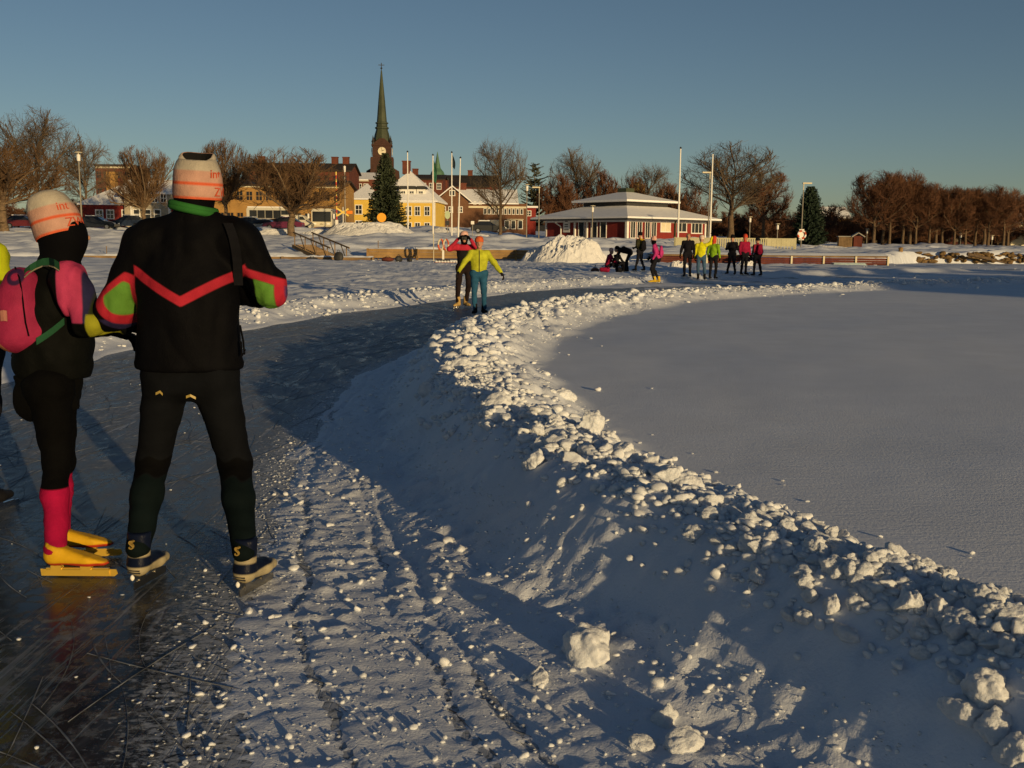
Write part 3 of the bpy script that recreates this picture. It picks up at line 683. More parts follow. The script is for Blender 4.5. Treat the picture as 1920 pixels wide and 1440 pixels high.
M_DKW = mat('dark_red_boards', (0.055, 0.014, 0.010), 0.85, 0.3, 0.8)
M_DKROOF = mat('dark_roof_sheet', (0.035, 0.026, 0.018), 0.8, 0.3, 0.5)
M_CREAM = mat('cream_paint', (0.60, 0.54, 0.38), 0.7, 0.1, 1)
M_TIMB = mat('weathered_timber', (0.20, 0.13, 0.065), 0.9, 0.3, 1.2, 0.3, 15)
_wc = {}
def win(par, x, z, w_, h_, y=0.0, rz=0.0, mf=None, mg=None, mull=(1, 1), fw=0.12, deep=0.08):
    """window part: frame proud of the wall, glazing bars, pane behind them"""
    mf = mf or M_WHITE; mg = mg or M_GLASS; key = (round(w_, 2), round(h_, 2), mf.name, mg.name, mull, fw)
    if key not in _wc:
        b = MB()
        b.box((0, -deep / 2, h_ / 2 - fw / 2), (w_, deep, fw)).box((0, -deep / 2 - 0.02, -h_ / 2 + fw / 2), (w_ + 0.06, deep + 0.04, fw))
        for s in (-1, 1): b.box((s * (w_ / 2 - fw / 2), -deep / 2, 0), (fw, deep * 0.98, h_ - 2 * fw))
        for i in range(mull[0]): b.box((-w_ / 2 + w_ * (i + 1) / (mull[0] + 1), -deep / 2 + 0.01, 0), (fw * 0.6, deep * 0.6, h_ - 2 * fw))
        for i in range(mull[1]): b.box((0, -deep / 2 + 0.012, -h_ / 2 + h_ * (i + 1) / (mull[1] + 1)), (w_ - 2 * fw, deep * 0.5, fw * 0.6))
        f = b.mesh('window', mf); p = MB().box((0, -0.015, 0), (w_ - fw, 0.02, h_ - fw)).mesh('pane', mg); _wc[key] = (f, p)
    f, p = _wc[key]; o = link('window', f, par, (x, y, z), rz); link('pane', p, o); return o
def dent(name, label, cat, px, Y, rz=0.0, dz=0.0):
    b = at(px, Y); return thing(name, label, cat, (b[0], b[1], b[2] + dz), rz)
def gable_roof(par, x0, x1, y0, y1, ze, zr, over=0.5, th=0.22, axis='x', m=None, name='roof'):
    """two snow-covered slopes with the ridge along the given axis"""
    b = MB()
    if axis == 'x':
        ym = (y0 + y1) / 2
        pf = [(x0 - over, y0 - over, ze - 0.15), (x0 - over, ym, zr), (x0 - over, y1 + over, ze - 0.15), (x0 - over, y1 + over, ze - 0.15 + th), (x0 - over, ym, zr + th), (x0 - over, y0 - over, ze - 0.15 + th)]
        b.prism(pf, (x1 - x0 + 2 * over, 0, 0))
    else:
        xm = (x0 + x1) / 2
        pf = [(x0 - over, y0 - over, ze - 0.15), (xm, y0 - over, zr), (x1 + over, y0 - over, ze - 0.15), (x1 + over, y0 - over, ze - 0.15 + th), (xm, y0 - over, zr + th), (x0 - over, y0 - over, ze - 0.15 + th)]
        b.prism(pf, (0, y1 - y0 + 2 * over, 0))
    return b.build(name, m or M_ROOFS, par)
def hip_roof(par, x0, x1, y0, y1, ze, zr, over=0.5, th=0.2, m=None, name='roof', inset=None):
    b = MB(); ym = (y0 + y1) / 2; ins = (y1 - y0) / 2 if inset is None else inset
    a = [(x0 - over, y0 - over), (x1 + over, y0 - over), (x1 + over, y1 + over), (x0 - over, y1 + over)]
    rx0 = min(x0 + ins, (x0 + x1) / 2 - 0.05); rx1 = max(x1 - ins, (x0 + x1) / 2 + 0.05)
    v = [(x, y, ze - 0.05) for x, y in a] + [(x, y, ze - 0.05 + th) for x, y in a] + [(rx0, ym, zr), (rx1, ym, zr)]
    b.add(v, [(3, 2, 1, 0), (0, 1, 5, 4), (1, 2, 6, 5), (2, 3, 7, 6), (3, 0, 4, 7), (4, 5, 9, 8), (5, 6, 9), (6, 7, 8, 9), (7, 4, 8)])
    return b.build(name, m or M_ROOFS, par)
def chimney(par, x, y, z, w_=0.8, h_=1.4, m=None):
    b = MB().box((x, y, z + h_ / 2), (w_, w_, h_)).box((x, y, z + h_ + 0.08), (w_ + 0.2, w_ + 0.2, 0.16)); return b.build('chimney', m or M_REDB, par)
def walls(par, x0, x1, y0, y1, z0, z1, m, name='wall'): return MB().box(((x0 + x1) / 2, (y0 + y1) / 2, (z0 + z1) / 2), (x1 - x0, y1 - y0, z1 - z0)).build(name, m, par)

# --- yellow house with snowy mansard roof
Y0 = 180; k = mpp(Y0)
h = dent('yellow_house', 'yellow plastered house with snow-covered hipped roof behind the Christmas spruce', 'house', 745, Y0, R(-4))
def X(px, c=745, kk=None): return (px - c) * (kk or k)
zb = h.location.z; ev = topz(745, 378, Y0) - zb; rg = topz(745, 316, Y0) - zb
walls(h, X(702), X(816), 0, 12, -1, ev, M_YELL); hip_roof(h, X(702), X(816), 0, 12, ev, rg, 0.5, 0.25, inset=6.5)
walls(h, X(663), X(706), -2.5, 7, -1, ev + 0.15, M_YELL, 'wing_wall'); hip_roof(h, X(663), X(706), -2.5, 7, ev + 0.25, ev + 3.2, 0.45, 0.2, name='wing_roof', inset=3)
for px in (767, 783, 801): 
    for zz in (ev - 1.6, ev - 4.4): win(h, X(px), zz, 1.05, 1.7, -0.003)
for zz in (ev - 1.5, ev - 4.2): win(h, X(679), zz, 1.3, 1.7, -2.503)
for px in (755, 771, 788):
    d_ = MB().box((X(px), 2.0, ev + 1.45), (1.5, 2.2, 1.5)).build('dormer', M_WHITE, h); win(d_, X(px), ev + 1.45, 0.9, 1.0, 0.898)
    MB().prism([(X(px) - 1.0, 0.7, ev + 2.2), (X(px) - .6, 0.7, ev + 2.75), (X(px) + .6, 0.7, ev + 2.75), (X(px) + 1.0, 0.7, ev + 2.2)], (0, 3, 0)).build('dormer_roof', M_DARK, d_)
MB().box((X(816) - 0.1, -0.04, ev / 2), (0.25, 0.1, ev)).box((X(759), -0.05, ev - 0.1), (X(816) - X(704), 0.12, 0.25)).build('corner_trim', M_WHITE, h)
chimney(h, X(752), 6, rg - 0.6, 1.3, 2.2); chimney(h, X(694), 4, ev + 2.0, 1.6, 1.8, M_REDB)

# --- church behind it
Y1 = 380; k1 = mpp(Y1)
c = dent('church', 'church with tall slender green copper spire and clock above the yellow house', 'church', 718, Y1, R(6))
zc = c.location.z
def zt(py, px=718, Y=Y1, z0=None): return topz(px, py, Y) - (zc if z0 is None else z0)
wt = 34 * k1; zz = zt(272)
MB().box((0, 0, zz / 2 - 0.5), (wt, wt, zz + 1)).box((0, 0, zt(298)), (wt + 1.4, wt + 1.4, 0.8)).box((0, 0, zz - 0.3), (wt + 0.8, wt + 0.8, 0.5)).build('tower', M_CHUR, c)
walls(c, -wt * 0.62, wt * 0.62, -wt * 0.6, wt * 0.6, 0, zt(298), M_CHUR, 'tower_base')
for s in ((0, -1), (1, 0), (0, 1), (-1, 0)):   # gabled clock storeys
    b = MB(); n_ = np.array([s[0], s[1], 0.0]); t_ = np.array([-s[1], s[0], 0.0]); o_ = n_ * (wt / 2 + 0.1)
    b.prism([o_ - t_ * wt * .5 + [0, 0, zz], o_ + t_ * wt * .5 + [0, 0, zz], o_ + t_ * wt * .12 + [0, 0, zz + 2.1], o_ - t_ * wt * .12 + [0, 0, zz + 2.1]], -n_ * 0.8); b.build('gable', M_CHUR, c)
    f_ = MB(); q = [o_ + n_ * 0.12 + t_ * 1.45 * math.cos(a) + np.array([0, 0, zt(285) + 1.45 * math.sin(a)]) for a in np.linspace(0, 2 * math.pi, 25)[:-1]]; f_.prism(q, n_ * 0.15)
    cf = f_.build('clock_face', M_CREAM, c); o2 = o_ + n_ * 0.32
    MB().bar(o2 + [0, 0, zt(285)], o2 + t_ * .9 + [0, 0, zt(285) + .5], .12, .16).bar(o2 + [0, 0, zt(285)], o2 + [0, 0, zt(285) + 1.4], .1, .12).build('clock_hand', M_DARK, cf)
for sx in (-1, 1):
    for sy in (-1, 1):
        MB().lathe([(0.45, 0), (0.45, 1.0), (0.7, 1.1), (0.35, 1.6), (0.0, 3.6)], 8, (sx * wt * .47, sy * wt * .47, zz - .2)).build('pinnacle', M_DARK, c)
b = MB()
pr = [(wt * .50, zz + .2), (wt * .40, zz + 3.5), (wt * .31, zt(243)), (wt * .37, zt(241)), (wt * .37, zt(239)), (wt * .30, zt(238)), (wt * .29, zt(233)), (wt * .35, zt(231.5)), (wt * .35, zt(230)), (wt * .27, zt(229)), (wt * .17, zt(185)), (0.25, zt(134)), (0.06, zt(130))]
b.lathe(pr, 8).build('spire', M_GREEN, c)
MB().tube([(0, 0, zt(131)), (0, 0, zt(118))], 0.16, 6).box((0, 0, zt(122)), (2.2, .2, .2)).lathe([(0, -.45), (.45, 0), (0, .45)], 8, (0, 0, zt(128))).build('spire_cross', M_DARK, c)
b = MB().prism([(-wt * .9, 8, 0), (wt * .9, 8, 0), (wt * .9, 8, zt(318)), (0, 8, zt(300)), (-wt * .9, 8, zt(318))], (0, 40, 0)).build('nave', M_CHUR, c)

# --- brown brick building with gable end and shop windows
Y2 = 196; k2 = mpp(Y2)
h = dent('brick_building', 'brown brick building with snowy gabled roof and a row of shop windows', 'building', 850, Y2, R(3)); zb = h.location.z
def X2(px): return (px - 850) * k2
ev = topz(850, 378, Y2) - zb; rg = topz(850, 350, Y2) - zb
x0, x1, xr = X2(818), X2(878), X2(986)
walls(h, x0, x1, 0, 14, -1, ev, M_BRN); MB().prism([(x0, 0.01, ev), (x1, 0.01, ev), ((x0 + x1) / 2, 0.01, rg)], (0, 14, 0)).build('gable', M_BRN, h)
gable_roof(h, x0, x1, 0, 14, ev, rg, 0.6, 0.22, 'y')
walls(h, x1 + 0.01, xr, 1.5, 12, -1, ev - 0.2, M_BRN, 'side_wing'); gable_roof(h, x1 - 2, xr - 2, 1.5, 12, ev - 0.2, rg - 0.3, 0.5, 0.22, 'x', name='wing_roof')
MB().box(((x1 + xr) / 2, 1.35, topz(930, 388, Y2) - zb), (xr - x1, 0.5, 0.35)).build('cornice', M_CREAM, h)
for px in (832, 845, 863): win(h, X2(px), topz(px, 393, Y2) - zb, 0.9, 1.2, -0.003)
win(h, X2(848), topz(848, 362, Y2) - zb, 1.1, 1.1, -0.003, mull=(1, 0))
for i in range(10): win(h, X2(909 + i * 7.6), topz(940, 396, Y2) - zb, 0.6, 1.15, 1.497, mull=(0, 0), fw=0.1)
for i, px in enumerate((903, 920, 932)): win(h, X2(px), topz(px, 421, Y2) - zb, 1.35, 1.8, 1.497, mg=M_CREAM, mull=(0, 0), fw=0.08)
for i, px in enumerate((950, 962, 975)): win(h, X2(px), topz(px, 421, Y2) - zb, 1.0, 1.7, 1.497, mull=(0, 0))
MB().box((X2(965), 0.9, topz(965, 411, Y2) - zb), (3.2, 1.2, 0.12)).build('awning', M_CREAM, h)
for px in (890, 900, 930): win(h, X2(px), topz(px, 380, Y2) - zb, 0.5, 0.7, 1.497, mull=(0, 0), fw=0.08)
chimney(h, X2(868), 7, rg - 0.3, 1.3, 1.2); chimney(h, X2(925), 7, rg - 0.5, 1.2, 1.2)
Yn = 202; kn = mpp(Yn)
h = dent('red_annex', 'low dark red annex with snow on its flat roof behind the street lamp', 'building', 990, Yn, 0); zb = h.location.z
walls(h, -14 * kn, 14 * kn, 0, 8, -1, topz(990, 390, Yn) - zb, M_RED); MB().box((0, 4, topz(990, 388, Yn) - zb), (28 * kn + .8, 8.8, .35)).build('roof', M_ROOFS, h); win(h, 0, topz(990, 400, Yn) - zb, 1.2, 1.1, -0.003)

# --- ochre building and red brick blocks behind the lindens
def block(name, label, pxa, pxb, Y, py_eave, py_ridge, mw, mr, rows, cols, deep=12, rz=0.0, roof='gable', winw=1.1, winh=1.5, cat='building', chim=(), trim=True, mg=None, mf=None):
    pm = (pxa + pxb) / 2; hh = dent(name, label, cat, pm, Y, rz); z0 = hh.location.z; kk = mpp(Y); xa, xb = (pxa - pm) * kk, (pxb - pm) * kk
    e = topz(pm, py_eave, Y) - z0; r_ = topz(pm, py_ridge, Y) - z0
    walls(hh, xa, xb, 0, deep, -1.5, e, mw)
    if roof == 'gable': gable_roof(hh, xa, xb, 0, deep, e, r_, 0.5, 0.22, 'x', mr); MB().prism([(xa + .01, 0, e), (xa + .01, deep, e), (xa + .01, deep / 2, r_)], (xb - xa - .02, 0, 0)).build('gable', mw, hh)
    elif roof == 'hip': hip_roof(hh, xa, xb, 0, deep, e, r_, 0.5, 0.22, mr)
    else: MB().box((0, deep / 2, e + (r_ - e) / 2), (xb - xa + .4, deep + .4, max(r_ - e, .3))).build('roof', mr, hh)
    if trim: MB().box(((xa + xb) / 2, -0.10, e - 0.2), (xb - xa, 0.2, 0.3)).build('cornice', M_CREAM, hh)
    for i in range(rows):
        for j in range(cols): win(hh, xa + (xb - xa) * (j + 0.5) / cols, e - 1.6 - i * 3.1, winw, winh, -0.003, mg=mg, mf=mf)
    for px in chim: chimney(hh, (px - pm) * kk, deep / 2, r_ - 0.5, 1.3, 1.9)
    return hh
block('ochre_building', 'long ochre plastered building behind the bus and lindens', 372, 640, 152, 347, 336, M_OCHR, M_DKROOF, 3, 15, 12, mf=M_OCHR)
block('brick_block', 'tall dark red brick block rising behind the ochre building', 460, 655, 215, 320, 303, M_REDB, M_DKROOF, 3, 12, 14, chim=(480, 619, 640), trim=False, mf=M_REDB)
block('brick_block', 'small red brick house with snowy roof left of the church tower', 646, 705, 235, 337, 322, M_REDB, M_ROOFS, 2, 5, 12, chim=(654,))
block('brick_block', 'red brick house behind the first flagpole and the yellow house', 760, 830, 240, 336, 326, M_REDB, M_DKROOF, 2, 5, 12, chim=(775,), trim=False)
block('dark_roofed_hall', 'long hall with broad dark brown roof behind the brown brick building', 800, 930, 275, 350, 325, M_REDB, M_DKROOF, 1, 10, 22, chim=(878,), trim=False)
block('brick_block', 'brown house with flat roof peeking over the tree left of the lamp', 185, 250, 200, 312, 308, M_REDB, M_DARK, 2, 5, 10, roof='flat', mf=M_REDB)
# red house with white dormers and snow roof
Y3 = 128; k3 = mpp(Y3)
h = dent('red_house', 'low red timber house with snowy roofs and white trim behind parked cars', 'house', 245, Y3, R(2)); zb = h.location.z
def X3(px): return (px - 245) * k3
e1 = topz(245, 384, Y3) - zb
walls(h, X3(160), X3(325), 0, 9, -1, e1, M_RED); b = MB()
hip_roof(h, X3(160), X3(325), 0, 9, e1, topz(245, 345, Y3) - zb, 0.5, 0.2, inset=3)
walls(h, X3(240), X3(322), -0.8, 5, 0.2, topz(245, 362, Y3) - zb, mat('dull_cream', (.36, .31, .22), .8), 'upper_wall'); gable_roof(h, X3(238), X3(324), -0.8, 5, topz(245, 362, Y3) - zb, topz(245, 338, Y3) - zb, 0.4, 0.2, 'x', name='upper_roof')
for px in (237, 296, 312): win(h, X3(px), topz(px, 372 if px > 240 else 402, Y3) - zb, 0.85, 1.2, -0.803 if px > 240 else -0.003)
for px in (190, 210): win(h, X3(px), topz(px, 402, Y3) - zb, 1.0, 1.2, -0.003)
for px in (262, 282, 300): win(h, X3(px), topz(px, 402, Y3) - zb, 0.9, 1.3, -0.803, mull=(0, 1))
MB().box((X3(253), -0.86, 1.4), (0.25, 0.12, 2.8)).box((X3(322), -0.86, 1.4), (0.25, 0.12, 2.8)).build('corner_board', M_WHITE, h)
MB().box((X3(190), 5.0, e1 + 2.8), (1.1, 1.1, 3.0)).build('chimney', M_OCHR, h)
# green-spired turret
Yt = 250; h = dent('turret', 'slim brick turret with verdigris copper spire between the flagpoles', 'tower', 819, Yt); zb = h.location.z
walls(h, -2.6, 2.6, 0, 5.2, -1, topz(819, 335, Yt) - zb, M_REDB); MB().lathe([(2.8, 0), (1.9, .7), (1.5, 1.8), (0.8, 2.6), (0.45, 4.4), (0.05, 6.6)], 8, (0, 2.6, topz(819, 335, Yt) - zb)).build('spire', M_VERD, h)
for s in (-1.2, 1.2): win(h, s, topz(819, 342, Yt) - zb, .9, 1.4, -0.003)
# pale tower behind the pavilion, houses right of the willow and at the far right
Yp = 260; h = dent('yellow_tower', 'pale yellow tower top peeking over the pavilion roof', 'tower', 1192, Yp); zb = h.location.z
MB().lathe([(2.0, -1), (2.0, topz(1192, 352, Yp) - zb), (2.3, topz(1192, 351, Yp) - zb), (1.6, topz(1192, 346, Yp) - zb), (0, topz(1192, 341, Yp) - zb)], 12).build('drum', M_YELL, h)
block('pale_house', 'pale house at the end of the right tree row', 1896, 1960, 200, 418, 400, M_CREAM, M_ROOFS, 1, 3, 10, cat='house')
block('red_long_house', 'low dark red house behind the right tree row', 1700, 1900, 205, 432, 418, M_DKW, M_DKROOF, 1, 14, 9, cat='house', trim=False, mf=M_DKW)
block('pale_house', 'distant pale house between the dark spruce and the tree row', 1535, 1590, 240, 408, 388, M_OCHR, M_ROOFS, 1, 4, 10, cat='house')
block('red_long_house', 'low dark red house behind the huge willow', 1330, 1500, 210, 425, 412, M_DKW, M_DKROOF, 1, 12, 9, cat='house', trim=False, mf=M_DKW)
block('red_long_house', 'dark red house hidden behind the notice hut', 1530, 1700, 212, 440, 424, M_DKW, M_DKROOF, 1, 10, 9, cat='house', trim=False, mf=M_DKW)

# --- red pavilion by the water
Yk = 124.0; kk = mpp(Yk); a = R(40); cb = at(1175, Yk)
pav = thing('red_pavilion', 'red boarded waterside pavilion with two-tier snowy hip roof and white trim', 'pavilion', (cb[0], cb[1], cb[2] - 0.02), a)
# local axes: +x runs away to the right-back (right face), -x... left face lies along +y
hE = topz(1175, 410, Yk) - cb[2]
LR, LL_ = 14.6, 14.6
# after rotating by a: local x -> (cos a, sin a) is the right face, local y -> (-sin a, cos a) is the left face
walls(pav, 0, LR, 0, LL_, -1.5, hE, M_RED)
def hip_ring(par, x0, x1, y0, y1, z0, xi0, xi1, yi0, yi1, z1, th, m, name):
    v = [(x0, y0, z0), (x1, y0, z0), (x1, y1, z0), (x0, y1, z0)]; v += [(x, y, z + th) for x, y, z in v]; v += [(xi0, yi0, z1), (xi1, yi0, z1), (xi1, yi1, z1), (xi0, yi1, z1)]
    return MB().add(v, [(3, 2, 1, 0), (0, 1, 5, 4), (1, 2, 6, 5), (2, 3, 7, 6), (3, 0, 4, 7), (4, 5, 9, 8), (5, 6, 10, 9), (6, 7, 11, 10), (7, 4, 8, 11), (8, 9, 10, 11)]).build(name, m, par)
ov = 1.5; zt2 = hE + 1.75
hip_ring(pav, -ov, LR + ov, -ov, LL_ + ov, hE - 0.02, 3.4, LR - 3.4, 3.4, LL_ - 3.4, zt2, 0.28, M_ROOFS, 'lower_roof')
MB().box((LR / 2, LL_ / 2, zt2 + 0.05), (LR - 6.9, LL_ - 6.9, 0.9)).build('clerestory', M_DARK, pav)
hip_ring(pav, 2.3, LR - 2.3, 2.3, LL_ - 2.3, zt2 + 0.5, LR / 2 - 0.3, LR / 2 + 0.3, LL_ / 2 - .3, LL_ / 2 + .3, zt2 + 2.0, 0.22, M_ROOFS, 'upper_roof')
MB().box((LR / 2, LL_ / 2, zt2 + 2.15), (1.5, 1.5, 0.5)).build('roof_vent', M_GREEN, pav)
MB().bar((-ov - .04, -ov - .04, hE - 0.05), (LR + ov, -ov - .04, hE - 0.05), .08, .22).bar((-ov - .04, -ov, hE - 0.05), (-ov - .04, LL_ + ov, hE - 0.05), .08, .22).build('fascia', M_DARK, pav)
MB().box((LR / 2, -0.06, hE - .22), (LR + .2, .12, .25)).box((-0.06, LL_ / 2 + .02, hE - .22), (.12, LL_, .25)).box((-.07, -.07, hE / 2), (.34, .34, hE - .1)).box((LR, -.05, hE / 2), (.25, .14, hE - .5)).box((-.05, LL_, hE / 2), (.14, .25, hE - .5)).build('trim', M_WHITE, pav)
# right face (local y=0, facing -y): glazed doors then windows
for x, w_ in ((1.0, .95), (2.15, .95), (3.6, .95), (4.75, .95)): win(pav, x, 1.25, w_, 2.35, -0.003, mull=(1, 0), fw=.09)
for x in (6.9, 10.0): win(pav, x, 1.55, 1.9, 1.35, -0.003, mg=M_CREAM if x < 7 else M_GLASS, mull=(1, 0), fw=.13)
win(pav, 12.9, 1.5, 2.2, 1.5, -0.003, mull=(2, 0), fw=.13)
MB().box((8.6, -.12, 1.2), (.18, .18, 2.4)).build('drain_pipe', M_GREEN, pav)
# left face (local x=0, facing -x): rotate windows by -90 degrees
for y, w_ in ((4.0, 1.15), (5.6, 1.15), (7.9, 1.15)): win(pav, 0, 1.25, w_, 2.35, 0, R(-90), mull=(0, 0), fw=.10).location = (-0.003, y, 1.25)
for y in (9.0, 6.8): MB().box((-.14, y, hE / 2 - .15), (.22, .22, hE - .3)).build('post', M_WHITE, pav)
sg = MB().box((-.09, 10.6 - .0, 1.75), (.08, 1.25, 1.9)).build('notice_board', M_WHITE, pav)
for i, (dz, w_) in enumerate(((.72, .95), (.45, .5), (.05, .6), (-.2, .7), (-.62, .9))): MB().box((-.14, 10.6, 1.75 + dz), (.02, w_, .2 if i == 0 else .1)).build('notice', M_DARK, sg)
MB().tube([(-.16, 11.6, .1), (-.16, 11.6, hE - .9), (-1.0, 11.9, hE - .3), (-1.4, 12.0, hE - .1)], .09, 6).build('down_pipe', M_WHITE, pav)

# --- level-crossing barrier, cross sign, lamps, flagpoles, street furniture
def pole_thing(name, label, cat, px, Y, py_top, r0, r1, m, group=None, knob=True, base=None):
    b = at(px, Y) if base is None else base; t = thing(name, label, cat, b, 0, group); hh = topz(px, py_top, Y) - b[2]
    MB().tube([(0, 0, -.3), (0, 0, hh * .5), (0, 0, hh)], [r0, (r0 + r1) / 2, r1], 8).build('pole', m, t)
    if knob: MB().lathe([(0, -.12), (.12, 0), (0, .14)], 8, (0, 0, hh + .08)).build('finial', M_DARK, t)
    return t, hh
M_FLAGG = mat('green_flag', (0.03, 0.12, 0.07), 0.9, 0.3, 2); M_FLAGD = mat('dark_flag', (0.015, 0.03, 0.045), 0.9, 0.3, 2)
def limp_flag(t, hh, m, L):
    b = MB(); n = 10; v = []; rs = np.random.RandomState(int(L * 10))
    for i in range(n):
        z = hh - .15 - L * i / (n - 1); wv = .12 + .20 * math.sin(i / (n - 1) * 2.6)
        for j in range(6): v.append((.07 + wv * j / 5, .10 * math.sin(j * 1.9 + i * .5) * (j / 5), z - .25 * j / 5))
    f = [(i * 6 + j, i * 6 + j + 1, (i + 1) * 6 + j + 1, (i + 1) * 6 + j) for i in range(n - 1) for j in range(5)]
    vb = [(x, y + .015, z) for x, y, z in v]; b.add(v, f); b.add(vb, [q[::-1] for q in f]); b.build('flag', m, t)
gf = 'white flagpoles by the water'
pole_thing('flagpole', 'bare white flagpole in front of the yellow house, beside the spruce', 'flagpole', 765, 108, 286, .085, .05, M_WHITE, gf)
t, hh = pole_thing('flagpole', 'white flagpole with limp green flag at the corner of the yellow house', 'flagpole', 812, 106, 292, .085, .05, M_WHITE, gf); limp_flag(t, hh - .3, M_FLAGG, 2.1)
t, hh = pole_thing('flagpole', 'white flagpole with limp dark flag before the brown brick gable', 'flagpole', 847, 110, 287, .085, .05, M_WHITE, gf); limp_flag(t, hh, M_FLAGD, 1.3)
pole_thing('flagpole', 'bare white leaning flagpole before the brown brick building', 'flagpole', 859, 106, 297, .085, .05, M_WHITE, gf)[0].rotation_euler = (0, R(1.6), 0)
pole_thing('flagpole', 'tall white flagpole rising in front of the right pavilion eave', 'flagpole', 1271, 98, 279, .10, .06, M_WHITE, gf, base=P(1271, 447, 98))[0]
pole_thing('flagpole', 'tall white flagpole before the huge willow', 'flagpole', 1331, 98, 289, .10, .06, M_WHITE, gf, knob=False, base=P(1331, 447, 98))[0]
def lamp(label, px, Y, py_top, kind, group='street lamps on the shore'):
    b = at(px, Y); t = thing('street_lamp', label, 'street lamp', b, 0, group); hh = topz(px, py_top, Y) - b[2]
    MB().tube([(0, 0, -.3), (0, 0, hh - .75)], [.07, .05], 8).build('pole', mat('grey_steel', (.22, .20, .16), .6, .15), t)
    if kind == 'cyl':
        MB().lathe([(.13, 0), (.15, .45), (.13, .5)], 12, (0, 0, hh - .78)).build('lamp_glass', M_WHITE, t); MB().lathe([(.04, 0), (.04, .1), (.30, .14), (.30, .18), (0, .24)], 14, (0, 0, hh - .28)).build('lamp_hood', M_CREAM, t)
    else: MB().box((.35 * (1 if kind == 'R' else -1), 0, hh - .08), (.9, .28, .14)).tube([(0, 0, hh - .75), (0, 0, hh)], .05, 6).build('lamp_head', M_CREAM, t)
    return t, hh
lamp('tall street lamp with cylinder head beside the knitted hat of the backpack skater', 155, 82, 283, 'cyl')
lamp('street lamp with pale cylinder head beside the pine', 987, 112, 344, 'cyl')
lamp('thin street lamp left of the pavilion', 1010, 118, 350, 'L')
lamp('street lamp with arm behind the second tall flagpole', 1327, 108, 322, 'L')
lamp('thin lamp in front of the pavilion doors', 1110, 112, 384, 'cyl')
t, hh = lamp('lamp post carrying a red and white lifebuoy beside the dark spruce', 1502, 104, 342, 'R')
def lifebuoy(par, x, y, z, r_=.38):
    b = MB(); n = 24
    for i in range(n):
        a0, a1 = 2 * math.pi * i / n, 2 * math.pi * (i + 1) / n; b.tube([(x + r_ * math.cos(a0), y, z + r_ * math.sin(a0)), (x + r_ * math.cos(a1), y, z + r_ * math.sin(a1))], .10, 8, mi=(i // 3) % 2, caps=False)
    return b.build('lifebuoy', [mat('lifebuoy_orange', (.45, .08, .03), .6), M_WHITE], par, True)
lifebuoy(t, 0, -.16, topz(1502, 440, 104) - t.location.z)
MB().box((0, -.06, topz(1502, 440, 104) - t.location.z), (.5, .06, 1.1)).build('buoy_board', M_WHITE, t)
for px, Y, pt, lb in [(1405, 130, 405, 'small park lamp right beside the trunk of the huge willow'), (1457, 125, 418, 'small park lamp between the huge willow and the dark spruce'), (1625, 160, 428, 'small park lamp beside the notice hut'), (1801, 158, 436, 'small park lamp under the middle of the shore tree row'), (1860, 158, 440, 'small park lamp near the pale house end of the tree row')]:
    lamp(lb, px, Y, pt, 'cyl', 'small park lamps')
M_STR = [mat('signal_red', (.55, .04, .02), .6, .1), mat('signal_yellow', (.75, .55, .12), .6, .1)]
b0 = at(632, 116); t = thing('crossing_barrier', 'raised red and yellow striped level-crossing barrier beside the buses', 'barrier', b0); hh = topz(632, 322, 116) - b0[2]
b = MB(); nst = 14
for i in range(nst): b.tube([(0, 0, 1.2 + (hh - 1.2) * i / nst), (0, 0, 1.2 + (hh - 1.2) * (i + 1) / nst)], .07, 6, i % 2, caps=False)
b.build('boom', M_STR, t); MB().box((0, .05, .55), (.3, .3, 1.3)).build('housing', M_WHITE, t)
b0 = at(644, 118); t = thing('crossing_sign', 'yellow and red railway cross sign on a post by the snow heap', 'sign', b0); hh = topz(644, 398, 118) - b0[2]
MB().tube([(0, 0, -.3), (0, 0, hh + .6)], .05, 6).build('post', M_WHITE, t)
for s in (-1, 1): MB().bar((-.65 * s, -.08 - .03 * (s > 0), hh - .4), (.65 * s, -.08 - .03 * (s > 0), hh + .4), .03, .18).build('cross_arm', M_STR[1], t)
MB().box((.75, -.05, hh), (.7, .06, .35)).build('sign_plate', mat('orange_sign', (.75, .22, .02), .5, .05), t)
b0 = at(648, 112); t = thing('lamp_mast', 'thin white lamp mast behind the barrier beside the snow heap', 'street lamp', b0); hh = topz(648, 312, 112) - b0[2]
MB().tube([(0, 0, -.3), (0, 0, hh)], [.07, .05], 6).build('pole', M_STONE, t); MB().lathe([(.1, 0), (.14, .6), (0, .7)], 8, (0, 0, hh - .6)).build('lamp_glass', M_WHITE, t)
b0 = at(716, 112); t = thing('round_sign', 'round orange-yellow road sign in front of the Christmas spruce', 'sign', b0); zz = topz(716, 408, 112) - b0[2]
MB().tube([(0, 0, -.5), (0, 0, zz)], .04, 6).build('post', M_STONE, t); MB().prism([(.5 * math.cos(q), -.06, zz + .5 * math.sin(q)) for q in np.linspace(0, 2 * math.pi, 25)[:-1]], (0, .05, 0)).build('sign_plate', mat('amber_sign', (.80, .36, .03), .5, .05), t)
b0 = at(839, 114); t = thing('oval_sign', 'pale greenish oval sign on a post before the brown brick gable', 'sign', b0); zz = topz(839, 403, 114) - b0[2]
MB().tube([(0, 0, -.5), (0, 0, zz)], .04, 6).build('post', M_STONE, t); MB().prism([(.30 * math.cos(q), -.06, zz + .45 * math.sin(q)) for q in np.linspace(0, 2 * math.pi, 21)[:-1]], (0, .05, 0)).build('sign_plate', mat('pale_green_sign', (.42, .50, .30), .5, .05), t)
MB().box((0, -.02, zz - .9), (.45, .05, .5)).build('lower_plate', M_DARK, t)
b0 = at(886, 112); t = thing('info_sign', 'narrow dark sign post in front of the brown brick building', 'sign', b0); zz = topz(886, 415, 112) - b0[2]
